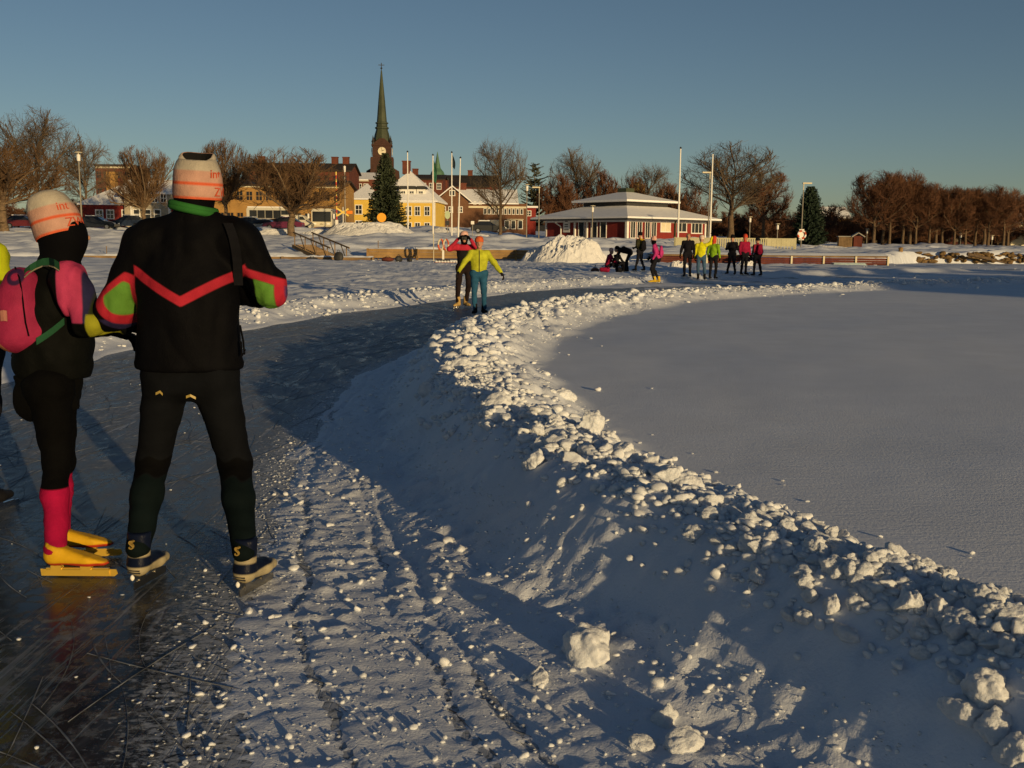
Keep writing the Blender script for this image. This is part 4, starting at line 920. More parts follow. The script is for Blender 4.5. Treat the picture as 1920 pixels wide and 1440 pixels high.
MB().tube([(0, 0, -.5), (0, 0, zz)], .035, 6).build('post', M_STONE, t); MB().box((0, -.05, zz - .15), (.35, .05, .35)).build('sign_plate', M_WHITE, t)
# ================================================================== along the water's edge
def heap(name, label, px, Y, wpx, py_top, seed, dep=0.7, m=None, base_py=None, rough=1.0):
    """ploughed heap of snow: lumpy mound with broken clods"""
    b = at(px, Y) if base_py is None else P(px, base_py, Y); Wd = wpx * mpp(Y); H = topz(px, py_top, Y) - b[2]
    n = 64; g = np.linspace(-1, 1, n); Xg, Yg = np.meshgrid(g, g); rr = np.sqrt(Xg ** 2 + Yg ** 2)
    base = np.clip(1 - rr ** 1.9, 0, 1) ** 0.8; sc = Wd / 2
    l = fbm2(Xg * 2.2 + seed, Yg * 2.2, 4, seed) * 0.45 + (0.5 - np.abs(fbm2(Xg * 6 + seed, Yg * 6, 3, seed + 3))) * 0.36 + (0.5 - np.abs(fbm2(Xg * 15, Yg * 15 + seed, 2, seed + 5))) * 0.10
    Z = H * (base * (1 + l * rough * 1.15)) - 0.25; Z = np.where(Z > H * .8, H * .8 + (Z - H * .8) * .45, Z)
    v = np.stack([Xg * sc, Yg * sc * dep, Z], -1).reshape(-1, 3); i = (np.arange(n - 1)[:, None] * n + np.arange(n - 1)[None]).ravel()
    return link(name, npmesh(name, v, np.stack([i, i + 1, i + n + 1, i + n], 1), m or M_HEAP, False), None, b, None, label, 'snow heap')
M_HEAP = snow_material('heap_snow', tint=(0.66, 0.66, 0.66), grain=0.8, gscale=5)
heap('snow_heap', 'tall lumpy snow heap in front of the Christmas spruce', 690, 104, 190, 413, 3)
heap('snow_heap', 'big snow heap in front of the left pavilion wall', 1068, 71, 150, 446, 5, base_py=489, rough=1.5)
heap('snow_heap', 'lower ragged snow heap joined to the big one before the pavilion', 1022, 72, 95, 461, 31, base_py=488, rough=1.6)
heap('snow_heap', 'smooth bluish snow mound at the foot of the flagpoles', 838, 118, 95, 422, 7, 0.6, rough=0.35)
heap('snow_heap', 'low snow heap below the lamp post with lifebuoy', 1545, 105, 120, 456, 9, 0.5, rough=0.5)
heap('snow_heap', 'low snow heap beside the broad linden', 515, 101, 110, 428, 12, 0.5)
heap('snow_heap', 'small snow heap left of the striped barrier', 598, 106, 80, 428, 14, 0.6)
heap('snow_heap', 'snow bank in front of the cars beside the knitted hats', 60, 104, 150, 428, 16, 0.35, rough=0.5)
heap('snow_heap', 'long snow bank before the dark cars and red house', 215, 106, 150, 431, 17, 0.3, rough=0.5)
heap('snow_heap', 'small snow heap below the shop windows', 900, 114, 75, 436, 18, 0.4, rough=0.6)
heap('snow_heap', 'round snow lump behind the standing skaters', 1395, 62, 60, 482, 21, 0.7, base_py=505)
heap('snow_heap', 'small snow lump behind the skater in black', 1272, 62, 50, 486, 22, 0.7, base_py=503)
heap('snow_heap', 'pale snow heap under the right tree row', 1852, 147, 40, 463, 23, 0.6)

# timber quay walls: long beams laid end to end
def timber_wall(name, label, px0, px1, Y, rows, ph, h0, m, lean=0.0, group=None, seg=3.2):
    a = P(px0, 450, Y); b = P(px1, 450, Y); t = thing(name, label, 'quay wall', (a[0], Y, h0), 0, group); L = b[0] - a[0]; n = max(1, int(L / seg)); rs = np.random.RandomState(int(px0))
    for r_ in range(rows):
        for i in range(n):
            x0 = L * i / n + 0.01; x1 = L * (i + 1) / n - 0.02
            MB().box(((x0 + x1) / 2, rs.normal(0, .015), ph * (r_ + .5)), (x1 - x0, .24, ph * .94)).build('beam', m, t)
    for i in range(n + 1): MB().box((L * i / n, -.2, ph * rows / 2 - .1), (.16, .16, ph * rows + .25)).build('post', m, t)
    v = MB(); nx = 90
    g = np.linspace(0, L, nx); top = ph * rows + 0.05 + 0.10 * (0.5 + fbm2(g * 1.3, g * 0 + px0, 3, 5))
    pts = [(x, -.12, ph * rows) for x in g]
    for i in range(nx - 1): v.add([(g[i], -.14, ph * rows), (g[i + 1], -.14, ph * rows), (g[i + 1], -.02, top[i + 1]), (g[i], -.02, top[i]), (g[i], .5, top[i]), (g[i + 1], .5, top[i + 1])], [(0, 1, 2, 3), (3, 2, 5, 4)])
    o = v.build('snow_cap', M_SHORE, t, True); o['kind'] = 'stuff'
    return t
M_QUAY = mat('tan_quay_timber', (0.27, 0.165, 0.062), 0.9, 0.35, 1.0, 0.4, 12)
timber_wall('quay_wall', 'tan timber quay wall stretching behind the two approaching skaters', 690, 1060, 74.6, 3, .22, .30, M_QUAY)
timber_wall('quay_wall', 'low timber quay edge at the foot of the fallen gangway', 445, 700, 72.5, 2, .17, .02, M_TIMB)
timber_wall('quay_wall', 'low brown quay edge near the skater with pink backpack', 150, 440, 73, 1, .20, .12, M_TIMB)

# snow-covered pier with red boarded side and pale posts
M_PIER = mat('pier_red_boards', (0.105, 0.026, 0.016), 0.85, 0.25, 0.9, aniso=(5, 1, 1))
def pier(px0, px1, Y, h, label, pitch):
    a = P(px0, 450, Y); b = P(px1, 450, Y); t = thing('pier', label, 'pier', (a[0], Y, 0), 0); L = b[0] - a[0]
    MB().box((L / 2, 1.6, h - .06), (L, 3.2, .12)).build('deck', M_TIMB, t)
    n = int(L / pitch)
    for i in range(n):
        x0, x1 = L * i / n + .02, L * (i + 1) / n - .02
        for k in range(3): MB().box(((x0 + x1) / 2, .03, .18 + (h - .34) * (k + .5) / 3), (x1 - x0, .05, (h - .34) / 3 - .015)).build('board', M_PIER, t)
    for i in range(n + 1):
        MB().box((L * i / n, -.05, h / 2 + .04), (.12, .1, h - .16)).build('post', M_CREAM, t)
    MB().box((L / 2, .3, .1), (L, .1, .16)).build('sill', M_DARK, t)
    nx, ny = int(L * 3), 10; X_, Y_ = np.meshgrid(np.linspace(-.15, L + .15, nx), np.linspace(-.15, 3.35, ny)); ed = np.minimum(np.minimum(X_ + .15, L + .15 - X_), np.minimum(Y_ + .15, 3.35 - Y_)); Z_ = h + .16 * sstep(0, .25, ed) + .05 * fbm2(X_ * 1.2, Y_ * 1.2, 3, 8) * sstep(0, .3, ed)
    i = (np.arange(ny - 1)[:, None] * nx + np.arange(nx - 1)[None]).ravel()
    o = link('snow_cap', npmesh('snow_cap', np.stack([X_, Y_, Z_], -1).reshape(-1, 3), np.stack([i, i + 1, i + nx + 1, i + nx], 1), M_SHORE, True), t); return t
pier(1425, 1667, 70, .80, 'long snow-topped pier with red boarded side and pale posts', 2.2)
pier(1228, 1425, 73, .78, 'dark red pier section behind the standing group of skaters', 3.0)
b = P(1590, 497, 69.2); t = thing('float_block', 'pale blue float resting on the ice below the pier', 'float', (b[0], 69.2, .05)); MB().box((0, 0, .12), (2.2, .8, .22)).box((0, 0, .25), (2.1, .7, .05)).build('float_body', mat('pale_blue_plastic', (.22, .30, .33), .5), t)

# boulders of the right bank
M_ROCK = mat('ochre_boulders', (0.15, 0.095, 0.04), 0.95, 0.5, 1.2, 0.5, 8)
bank = thing('stone_bank', 'bank of ochre boulders along the right shore below the trees', 'stone bank', (P(1790, 450, 88.6)[0], 88.6, 0))
rs = np.random.RandomState(17); bx0, bx1 = P(1672, 450, 88.6)[0] - bank.location.x, P(1990, 450, 88.6)[0] - bank.location.x
rk = [npmesh('stone', *clod_shape(2, 300 + k), M_ROCK, True) for k in range(8)]
for i in range(130):
    o = link('stone', rk[rs.randint(8)], bank, (rs.uniform(bx0, bx1), rs.normal(0, .25), .15 + .75 * rs.rand())); s = rs.uniform(.16, .34); o.scale = (s * 1.3, s, s); o.rotation_euler = (0, 0, rs.rand() * 6.28); o.location.y = -0.55 + o.location.z * .5
b = P(1690, 478, 87); t = thing('mooring_post', 'short yellow-brown mooring post at the end of the stone bank', 'post', (b[0], 87.2, 0)); MB().tube([(0, 0, -.2), (0, 0, 1.25)], [.2, .17], 10).lathe([(.21, 1.25), (.21, 1.33), (0, 1.38)], 10).build('post', M_QUAY, t)
t = thing('fallen_log', 'dark fallen log lying against the stone bank', 'log', (P(1840, 480, 87)[0], 87.0, .45)); MB().tube([(-1.2, 0, .4), (0, 0, .15), (2.2, 0, -.35)], [.16, .14, .07], 8).tube([(-.6, 0, .3), (-.8, -.3, .6)], [.08, .04], 6).build('trunk', M_BARK, t)

# deck with pale balustrade in front of the pavilion
Yd = 92.0; dx0, dx1 = P(1266, 450, Yd)[0], P(1492, 450, Yd)[0]; zb = float(P(1380, 470, Yd)[2]); zt_ = float(P(1380, 446, Yd)[2])
dk = thing('balustrade_deck', 'pale timber balustrade of slats round the deck in front of the flagpoles', 'balustrade', (dx0, Yd, zb)); L = dx1 - dx0; hh = zt_ - zb
M_PALE = mat('pale_green_timber', (0.42, 0.39, 0.24), 0.8, 0.12, 1)
MB().box((L / 2, .05, hh - .05), (L, .16, .09)).build('rail', M_PALE, dk); MB().box((L / 2, .05, .12), (L, .10, .1)).build('rail', M_PALE, dk)
xs_ = P(1345, 450, Yd)[0] - dx0; xe_ = P(1438, 450, Yd)[0] - dx0
n = 22
for i in range(n): MB().box((xs_ + (xe_ - xs_) * (i + .5) / n, .0, hh / 2), (.13, .04, hh - .16)).build('slat', M_PALE, dk)
for i in range(6): MB().box((xs_ * (i + .5) / 6, .0, hh / 2), (xs_ / 6 - .012, .04, hh - .12)).build('panel', M_PALE, dk)
m_ = 6; 
for i in range(m_): MB().box((xe_ + (L - xe_) * (i + .5) / m_, .0, hh * .66), ((L - xe_) / m_ - .012, .04, hh * .6)).build('panel', M_PALE, dk)
for i in range(9): MB().box((xe_ + (L - xe_) * (i + .5) / 9, .02, hh * .18), (.08, .05, hh * .36)).build('slat', M_PALE, dk)
for x in (0, xs_, (xs_ + xe_) / 2, xe_, L): MB().box((x, .12, hh / 2), (.16, .16, hh + .06)).build('post', M_PALE, dk)
MB().box((L / 2, 5, .12), (L, 10, .14)).build('deck', M_TIMB, dk)

# fallen gangway with its railing
a = P(566, 462, 79); b_ = P(640, 495, 73.2); gw = thing('gangway', 'wooden gangway with tubular railing sloping from the shore to the ice', 'gangway', tuple(a))
d = np.array(b_) - np.array(a); Ld = np.linalg.norm(d); ex = d / Ld; ey = np.cross([0, 0, 1], ex); ey /= np.linalg.norm(ey)
for s in (-.75, .75): MB().bar(ey * s, d + ey * s, .12, .22).build('beam', M_TIMB, gw)
for i in range(22):
    q = ex * Ld * (i + .5) / 22; MB().bar(q - ey * .85 + [0, 0, .14], q + ey * .85 + [0, 0, .14], .20, .05).build('plank', M_TIMB, gw)
up = np.array([0, 0, 1.1])
for s in (-.75, .75):
    MB().bar(ey * s + up + ex * .2, ey * s + up + d * .97, .08, .1).build('handrail', M_TIMB, gw)
    for i in range(4):
        q = ey * s + d * (.06 + .28 * i); MB().bar(q, q + up, .07, .07).build('post', M_TIMB, gw)
        if i: MB().bar(q + [0, 0, .1], ey * s + d * (.06 + .28 * i - .26) + up * .0 + up - [0, 0, .05] + d * .13, .05, .05).build('brace', M_TIMB, gw)

# plank ramp further left, thin poles, red bench beam, lifebuoy post, bags on the snow
a = P(147, 475, 77); b_ = P(215, 490, 73.5); t = thing('plank_ramp', 'dark plank ramp lying on the snow between the two near skaters', 'ramp', tuple(a)); MB().bar((0, 0, 0), np.array(b_) - np.array(a), .9, .12).build('board', M_TIMB, t)
g_p = 'thin marker poles along the quay'
for px, Y, pt, lb in [(199, 76, 463, 'thin dark marker pole behind the plank ramp'), (709, 75, 453, 'thin dark marker pole on the tan quay wall'), (813, 72, 440, 'thin pale marker pole beside the lifebuoy post')]:
    b = at(px, Y); b[2] = max(b[2], .2); t = thing('marker_pole', lb, 'pole', b, 0, g_p); MB().tube([(0, 0, -.3), (0, 0, topz(px, pt, Y) - b[2])], .03, 6).lathe([(.045, 0), (.045, .06), (0, .07)], 6, (0, 0, topz(px, pt, Y) - b[2])).build('pole', M_TIMB if px != 813 else M_CREAM, t)
Yb = 66; b = P(840, 503, Yb); t = thing('red_beam', 'red painted beam with snow on top hung low over the ice behind the skaters', 'beam', (b[0], Yb, b[2]))
w2 = 52 * mpp(Yb) / 2; MB().box((0, 0, .26), (2 * w2, .35, .22)).box((0, 0, .14), (2 * w2 - .1, .3, .04)).build('beam', M_RED, t)
for x in (-w2 * .45, w2 * .55): MB().prism([(x - .3, -.1, .13), (x + .3, -.1, .13), (x, -.1, -.25)], (0, .2, 0)).build('bracket', M_RED, t)
for i in range(9): MB().lathe([(0, 0), (.12, .02), (.1, .1), (0, .14)], 7, (-w2 + .15 + i * (2 * w2 - .3) / 8, 0, .36)).build('snow_cap', M_HEAP, t, True)
Yl = 70; b = P(831, 489, Yl); t = thing('lifebuoy_post', 'white post with two orange lifebuoy rings behind the red beam', 'lifebuoy post', (b[0], Yl, max(b[2], .1))); hh = topz(831, 449, Yl) - t.location.z
MB().box((0, 0, hh / 2), (.14, .12, hh)).build('post', M_WHITE, t); MB().box((0, .02, 0.05), (.9, .7, .1)).build('foot', M_DARK, t)
for x in (-.16, .2):
    b2 = MB()
    for i in range(16):
        a0, a1 = 2 * math.pi * i / 16, 2 * math.pi * (i + 1) / 16; b2.tube([(x + .17 * math.cos(a0), -.12, hh - .35 + .36 * math.sin(a0)), (x + .17 * math.cos(a1), -.12, hh - .35 + .36 * math.sin(a1))], .07, 6, (i // 4) % 2, caps=False)
    b2.build('lifebuoy', [mat('lifebuoy_orange', (.45, .08, .03), .6), M_CREAM], t, True)
b = P(1025, 480, 73); t = thing('ochre_box', 'ochre box standing at the end of the tan quay wall', 'box', (b[0], 73.4, .2)); MB().box((0, 0, .3), (.7, .5, .6)).box((0, 0, .63), (.76, .56, .06)).build('box', M_QUAY, t)
def bag(label, px, py, Y, w_, h_, m, seed):
    b = P(px, py, Y); t = thing('bag', label, 'bag', (b[0], b[1], max(float(snow_h(np.array(b[0]), np.array(b[1]))), 0.0) + .02), seed, 'bags left on the quay'); v, f = ICO[3]; q = v * (1 + .25 * fbm3(v * 1.6 + seed, 3, seed))[:, None] * [w_ / 2, w_ / 3, h_ / 2] + [0, 0, h_ * .42]
    link('bag_body', npmesh('bag_body', q, f, m, True), t); MB().tube([(-w_ * .2, 0, h_ * .8), (-w_ * .1, -.02, h_ * 1.08), (w_ * .1, -.02, h_ * 1.08), (w_ * .2, 0, h_ * .8)], .02, 5).build('strap', M_DARK, t)
bag('dark red bag on the quay snow right of the gangway', 727, 490, 71, .9, .34, M_PIER, 3); bag('black bag on the quay snow beside the red bag', 748, 489, 71, .6, .45, M_DARK, 4); bag('black lumpy bag with strap next to the lifebuoy post', 768, 489, 71, .55, .4, M_DARK, 5)
bag('upright black rucksack at the foot of the gangway', 635, 497, 70.5, .7, .75, M_DARK, 6); bag('dark flat bag left of the gangway foot', 585, 497, 70.5, .9, .3, M_DARK, 7)

# notice hut
Yh = 112; b = at(1592, Yh); t = thing('notice_hut', 'small weathered timber hut with shingled lean-to roof under the shore trees', 'hut', b, R(-8)); hz = topz(1592, 436, Yh) - b[2]; kx = mpp(Yh)
wl = 24 * kx
MB().box((-.45, 0, hz * .36), (wl, .9, hz * .72)).build('wall', M_TIMB, t); MB().box((-.45, -.02, hz * .76), (wl + .2, 1.2, .1)).build('lean_to_roof', M_STONE, t)
MB().box((.85, -.1, hz * .40), (.9, .9, hz * .8)).build('tower', M_PIER, t)
for s in (-1, 1): MB().bar((.85 - .7 * s, -.1, hz * .74), (.85 + .05 * s, -.1, hz * 1.0), 1.3, .1).build('roof', M_STONE, t)
for i in range(9): MB().box((-.45 - wl / 2 + wl * (i + .5) / 9, -.47, hz * .36), (wl / 9 - .02, .03, hz * .7)).build('board', M_TIMB, t)

# ------------------------------------------------------------------ cars and buses
M_TYRE = mat('tyre', (.012, .012, .012), .9); M_RIM = mat('rim', (.35, .35, .35), .35, .1, metal=.8); M_LAMP = mat('headlamp', (.8, .8, .75), .15, .05)
def car(label, px, Y, col, flip=False, rz=0.0, dz=0.0):
    b = at(px, Y); t = thing('parked_car', label, 'car', (b[0], b[1], b[2] + dz), rz + (math.pi if flip else 0), 'cars parked behind the snow bank')
    m = mat('car_paint_%.2f_%.2f_%.2f' % col, col, .3, .05, 1, spec=.6)
    pf = [(-2.15, .30), (-2.2, .62), (-2.1, .92), (-1.55, .98), (1.05, .95), (1.95, .80), (2.18, .6), (2.2, .3)]
    cab = [(-1.85, .95), (-1.25, 1.42), (.15, 1.45), (1.05, .93)]
    B = MB(); B.prism([(x, -.85, z) for x, z in pf], (0, 1.7, 0)); body = B.build('body', m, t)
    lo = [(x, -.80, z) for x, z in cab]; hi = [(x * .93 if z > 1.2 else x, -.62 if z > 1.2 else -.80, z) for x, z in cab]
    v = [(x, y, z) for x, y, z in hi] + [(x, -y, z) for x, y, z in hi]
    MB().add(v, [(0, 1, 2, 3), (7, 6, 5, 4), (0, 4, 5, 1), (1, 5, 6, 2), (2, 6, 7, 3)]).build('windows', M_GLASS, t)
    MB().box((-.5, 0, 1.46), (1.35, 1.26, .05)).build('roof', m, t); MB().box((-.5, 0, 1.53), (1.3, 1.2, .09)).build('roof_snow', M_ROOFS, t)
    for x in (-1.3, 1.35):
        for y in (-.8, .8):
            wv = MB(); wv.prism([(x + .32 * math.cos(q), y - .1, .32 + .32 * math.sin(q)) for q in np.linspace(0, 2 * math.pi, 17)[:-1]], (0, .2, 0)); o = wv.build('wheel', M_TYRE, t)
            wv = MB(); wv.prism([(x + .2 * math.cos(q), y - .12, .32 + .2 * math.sin(q)) for q in np.linspace(0, 2 * math.pi, 13)[:-1]], (0, .24, 0)); wv.build('rim', M_RIM, o)
    for y in (-.6, .6): MB().box((2.15, y, .68), (.1, .3, .14)).build('headlight', M_LAMP, t); MB().box((-2.17, y, .75), (.08, .25, .16)).build('tail_light', mat('tail_red', (.3, .01, .01), .3), t)
    return t
car('dark red parked car beside the linden trunk near the pink backpack hat', 48, 116, (.10, .012, .015)); car('black parked car with roof snow in front of the red house', 185, 117, (.012, .014, .02)); car('dark blue parked car partly behind the tall skater in front of the red house', 240, 119, (.015, .025, .05), True)
car('dark teal parked car behind the tall skater and the bus', 478, 119, (.015, .04, .05)); car('maroon parked car in front of the white bus beside the broad linden', 532, 113, (.11, .012, .04), True); car('silver parked car between the two cars in front of the bus', 505, 116, (.30, .29, .26))
car('black parked car below the shop windows', 916, 128, (.02, .02, .02), dz=.3)
def bus_text(s, par, loc, size, m, rot=(R(90), 0, 0)):
    cu = bpy.data.curves.new('lettering', 'FONT'); cu.body = s; cu.size = size; cu.extrude = .01; cu.align_x = 'CENTER'; o0 = bpy.data.objects.new('lettering', cu); COL.objects.link(o0)
    dg = bpy.context.evaluated_depsgraph_get(); me = bpy.data.meshes.new_from_object(o0.evaluated_get(dg)); bpy.data.objects.remove(o0); me.materials.clear(); me.materials.append(m)
    o = link('lettering', me, par, loc); o.rotation_euler = rot; return o
Yb = 131; b = at(506, Yb); t = thing('bus', 'white coach seen from the side behind the broad linden', 'bus', b, 0); kx = mpp(Yb); hb = topz(506, 389, Yb) - b[2]; x0, x1 = -42 * kx, 40 * kx
def rbox(x0, x1, y0, y1, z0, z1, r_=.18): 
    return [(x0 + r_, y0, z0), (x1 - r_, y0, z0), (x1, y0, z0 + r_), (x1, y0, z1 - r_), (x1 - r_, y0, z1), (x0 + r_, y0, z1), (x0, y0, z1 - r_), (x0, y0, z0 + r_)]
MB().prism(rbox(x0, x1, 0, 0, .35, hb), (0, 2.5, 0)).build('body', mat('bus_white', (.50, .47, .38), .4, .06), t)
for i in range(5): MB().box((x0 + .35 + (x1 - x0 - .6) * (i + .5) / 5, -.012, hb - .85), ((x1 - x0 - .6) / 5 - .07, .03, 1.0)).build('window', M_GLASS, t)
MB().box(((x0 + x1) / 2, -.014, hb - 1.52), (x1 - x0 - .3, .03, .25)).build('stripe', M_BRN, t); MB().box(((x0 + x1) / 2, 1.25, hb + .06), (x1 - x0 - .2, 2.3, .12)).build('roof_snow', M_ROOFS, t)
for x in (x0 + 1.2, x1 - 1.3): MB().prism([(x + .48 * math.cos(q), -.03, .48 + .48 * math.sin(q)) for q in np.linspace(0, 2 * math.pi, 17)[:-1]], (0, .3, 0)).build('wheel', M_TYRE, t)
bus_text('afbus', t, (-.9, -.02, hb - 2.15), .55, M_DARK)
b = at(557, 127); t = thing('van', 'white delivery van nosing out from behind the broad linden', 'van', b, 0); hv = topz(557, 403, 127) - b[2]
MB().prism([(-1.9, 0, .35), (1.75, 0, .35), (1.8, 0, .95), (1.25, 0, 1.3), (.85, 0, hv - .1), (.6, 0, hv), (-1.9, 0, hv)], (0, 1.9, 0)).build('body', mat('bus_white', (.50, .47, .38), .4), t)
MB().prism([(.35, -.012, 1.35), (1.1, -.012, 1.35), (.78, -.012, hv - .2), (.35, -.012, hv - .2)], (0, .03, 0)).build('window', M_GLASS, t)
for x in (-1.2, 1.15): MB().prism([(x + .34 * math.cos(q), -.03, .34 + .34 * math.sin(q)) for q in np.linspace(0, 2 * math.pi, 17)[:-1]], (0, .25, 0)).build('wheel', M_TYRE, t)
b = at(604, 129); t = thing('bus', 'dark-windowed bus facing the lake with white mirrors beside the barrier', 'bus', b, 0); hb = topz(604, 391, 129) - b[2]
MB().prism(rbox(-1.3, 1.3, 0, 0, .35, hb), (0, 9, 0)).build('body', mat('bus_white', (.50, .47, .38), .4), t)
MB().box((0, -.02, hb - 1.25), (2.3, .05, 1.75)).build('windscreen', M_GLASS, t); MB().box((0, -.05, .72), (2.45, .12, .5)).build('bumper', M_CREAM, t)
for s in (-1, 1): MB().tube([(1.2 * s, 0, hb - .2), (1.55 * s, -.25, hb - .35), (1.6 * s, -.3, hb - .6)], .04, 5).build('mirror_arm', M_DARK, t); MB().box((1.6 * s, -.3, hb - .95), (.2, .14, .6)).build('mirror', M_WHITE, t); MB().box((.85 * s, -.12, .72), (.35, .03, .18)).build('headlight', M_LAMP, t)
bus_text('afbus', t, (0, -.12, .62), .22, M_DARK)
# far wooded hills closing the horizon
hx = np.linspace(-700, 700, 220); hy = np.array([560, 600, 660, 720.0]); Xh, Yh_ = np.meshgrid(hx, hy); Zh = np.array([2.0, 11, 13, 6])[:, None] + 3.5 * fbm2(Xh * .02, Yh_ * .02, 4, 95) + 1.2 * fbm2(Xh * .2, Yh_ * .2, 2, 96); Zh[0] = 2
i = (np.arange(3)[:, None] * 220 + np.arange(219)[None]).ravel()
link('wooded_hills', npmesh('wooded_hills', np.stack([Xh, Yh_, Zh], -1).reshape(-1, 3), np.stack([i, i + 1, i + 221, i + 220], 1), mat('far_forest', (.035, .035, .03), .95, .4, .15), False), kind='structure')
# spruces on the near shore behind the photographer, out of frame: their tops shade the far edge of the field
near_h = lambda x, y: -0.4 + (1.2 + 0.15 * fbm2(x * .3, y * .3, 3, 97)) * sstep(46, 53, x + 0.35 * (y + 38)) * (1 - sstep(-26, -21, y - .3 * (x - 70)))
link('near_shore', height_mesh('near_shore', np.arange(40, 130, 1.0), np.arange(-75, -8, 1.0), near_h, M_SHORE), kind='structure')
for i in range(9):
    tx, ty = 55 + i * 3.6, -38 + i * 1.1 + (i % 3)
    t = thing('spruce_tree', 'dark spruce on the near shore', 'tree', (tx, ty, near_h(np.array(tx), np.array(ty)) - .05), i * 1.3, 'spruces on the near shore'); s = (10.2 + .8 * ((i * 7) % 3)) / K_SPR2.H; t.scale = (s * 1.5, s * 1.5, s); link('trunk', K_SPR2.t, t); link('crown', K_SPR2.c, t)
# ================================================================== people: smooth-blended distance fields turned into one surface
def surf_net(D, o, h):
    s = D < 0; nx, ny, nz = D.shape
    occ = np.zeros((nx - 1, ny - 1, nz - 1), np.int16)
    for dx in (0, 1):
        for dy in (0, 1):
            for dz in (0, 1): occ += s[dx:nx - 1 + dx, dy:ny - 1 + dy, dz:nz - 1 + dz]
    act = (occ > 0) & (occ < 8); I = np.argwhere(act); idx = -np.ones(act.shape, np.int64); idx[act] = np.arange(len(I))
    acc = np.zeros((len(I), 3)); cnt = np.zeros(len(I))
    cs = [np.array(c) for c in ((0, 0, 0), (1, 0, 0), (0, 1, 0), (1, 1, 0), (0, 0, 1), (1, 0, 1), (0, 1, 1), (1, 1, 1))]
    for a in range(8):
        for b in range(a + 1, 8):
            if np.abs(cs[a] - cs[b]).sum() != 1: continue
            pa = I + cs[a]; pb = I + cs[b]; da = D[pa[:, 0], pa[:, 1], pa[:, 2]]; db = D[pb[:, 0], pb[:, 1], pb[:, 2]]
            m = (da < 0) != (db < 0); t = np.where(m, da / (da - db + 1e-12), 0)
            acc += np.where(m[:, None], cs[a] + (cs[b] - cs[a]) * t[:, None], 0); cnt += m
    V = o + (I + acc / cnt[:, None]) * h; Fs = []
    for ax in range(3):
        sl0 = [slice(None)] * 3; sl1 = [slice(None)] * 3; sl0[ax] = slice(0, -1); sl1[ax] = slice(1, None)
        A = s[tuple(sl0)]; B = s[tuple(sl1)]; E = np.argwhere(A != B); u, v = [(1, 2), (2, 0), (0, 1)][ax]
        ok = (E[:, u] > 0) & (E[:, v] > 0) & (E[:, u] < D.shape[u] - 1) & (E[:, v] < D.shape[v] - 1); E = E[ok]
        du = np.zeros(3, int); du[u] = 1; dv = np.zeros(3, int); dv[v] = 1
        q = [E - du - dv, E - dv, E, E - du]; ids = np.stack([idx[c[:, 0], c[:, 1], c[:, 2]] for c in q], 1)
        fl = ~A[E[:, 0], E[:, 1], E[:, 2]]; ids[fl] = ids[fl][:, ::-1]; Fs.append(ids)
    return V, np.vstack(Fs)
def cap(a, b, ra, rb=None, sq=None): return ('c', np.asarray(a, float), np.asarray(b, float), ra, ra if rb is None else rb, sq)
def ell(c, r): return ('e', np.asarray(c, float), np.asarray(r, float))
def prim_d(p, q):
    if q[0] == 'e':
        v = (p - q[1]) / q[2]; l = np.sqrt((v * v).sum(-1)); return (l - 1) * q[2].min()
    _, a, b, ra, rb, sq = q; ab = b - a; L2 = (ab * ab).sum() + 1e-12
    t = np.clip(((p - a) @ ab) / L2, 0, 1); v = p - a - t[..., None] * ab
    if sq is not None:
        n, k = sq; n = np.asarray(n, float); n = n / np.linalg.norm(n); v = v + (v @ n)[..., None] * n * (k - 1)
    return np.sqrt((v * v).sum(-1)) - (ra + (rb - ra) * t)
def field(p, prims, k):
    D = None
    for q in prims:
        d = prim_d(p, q)
        if D is None: D = d
        else:
            h = np.clip(0.5 + 0.5 * (D - d) / k, 0, 1); D = D * (1 - h) + d * h - k * h * (1 - h)
    return D
def sdf_mesh(name, prims, vox, m, k=0.03, cuts=(), disp=None, smooth=True):
    """cuts: list of (point, normal): what lies on the normal's side is removed"""
    lo = np.min([np.minimum(q[1], q[2]) - max(q[3], q[4]) if q[0] == 'c' else q[1] - q[2] for q in prims], 0) - 2.5 * vox - k
    hi = np.max([np.maximum(q[1], q[2]) + max(q[3], q[4]) if q[0] == 'c' else q[1] + q[2] for q in prims], 0) + 2.5 * vox + k
    n = np.ceil((hi - lo) / vox).astype(int) + 1
    g = np.stack(np.meshgrid(*[lo[i] + vox * np.arange(n[i]) for i in range(3)], indexing='ij'), -1)
    D = field(g, prims, k)
    if disp is not None: D = D + disp(g)
    for c, nn in cuts: D = np.maximum(D, (g - np.asarray(c, float)) @ np.asarray(nn, float))
    V, Fc = surf_net(D, lo, vox)
    return npmesh(name, V, Fc, m, smooth), V
def attr(me, name, vals):
    a = me.attributes.new(name, 'FLOAT', 'POINT'); a.data.foreach_set('value', np.ascontiguousarray(vals, dtype=np.float32))
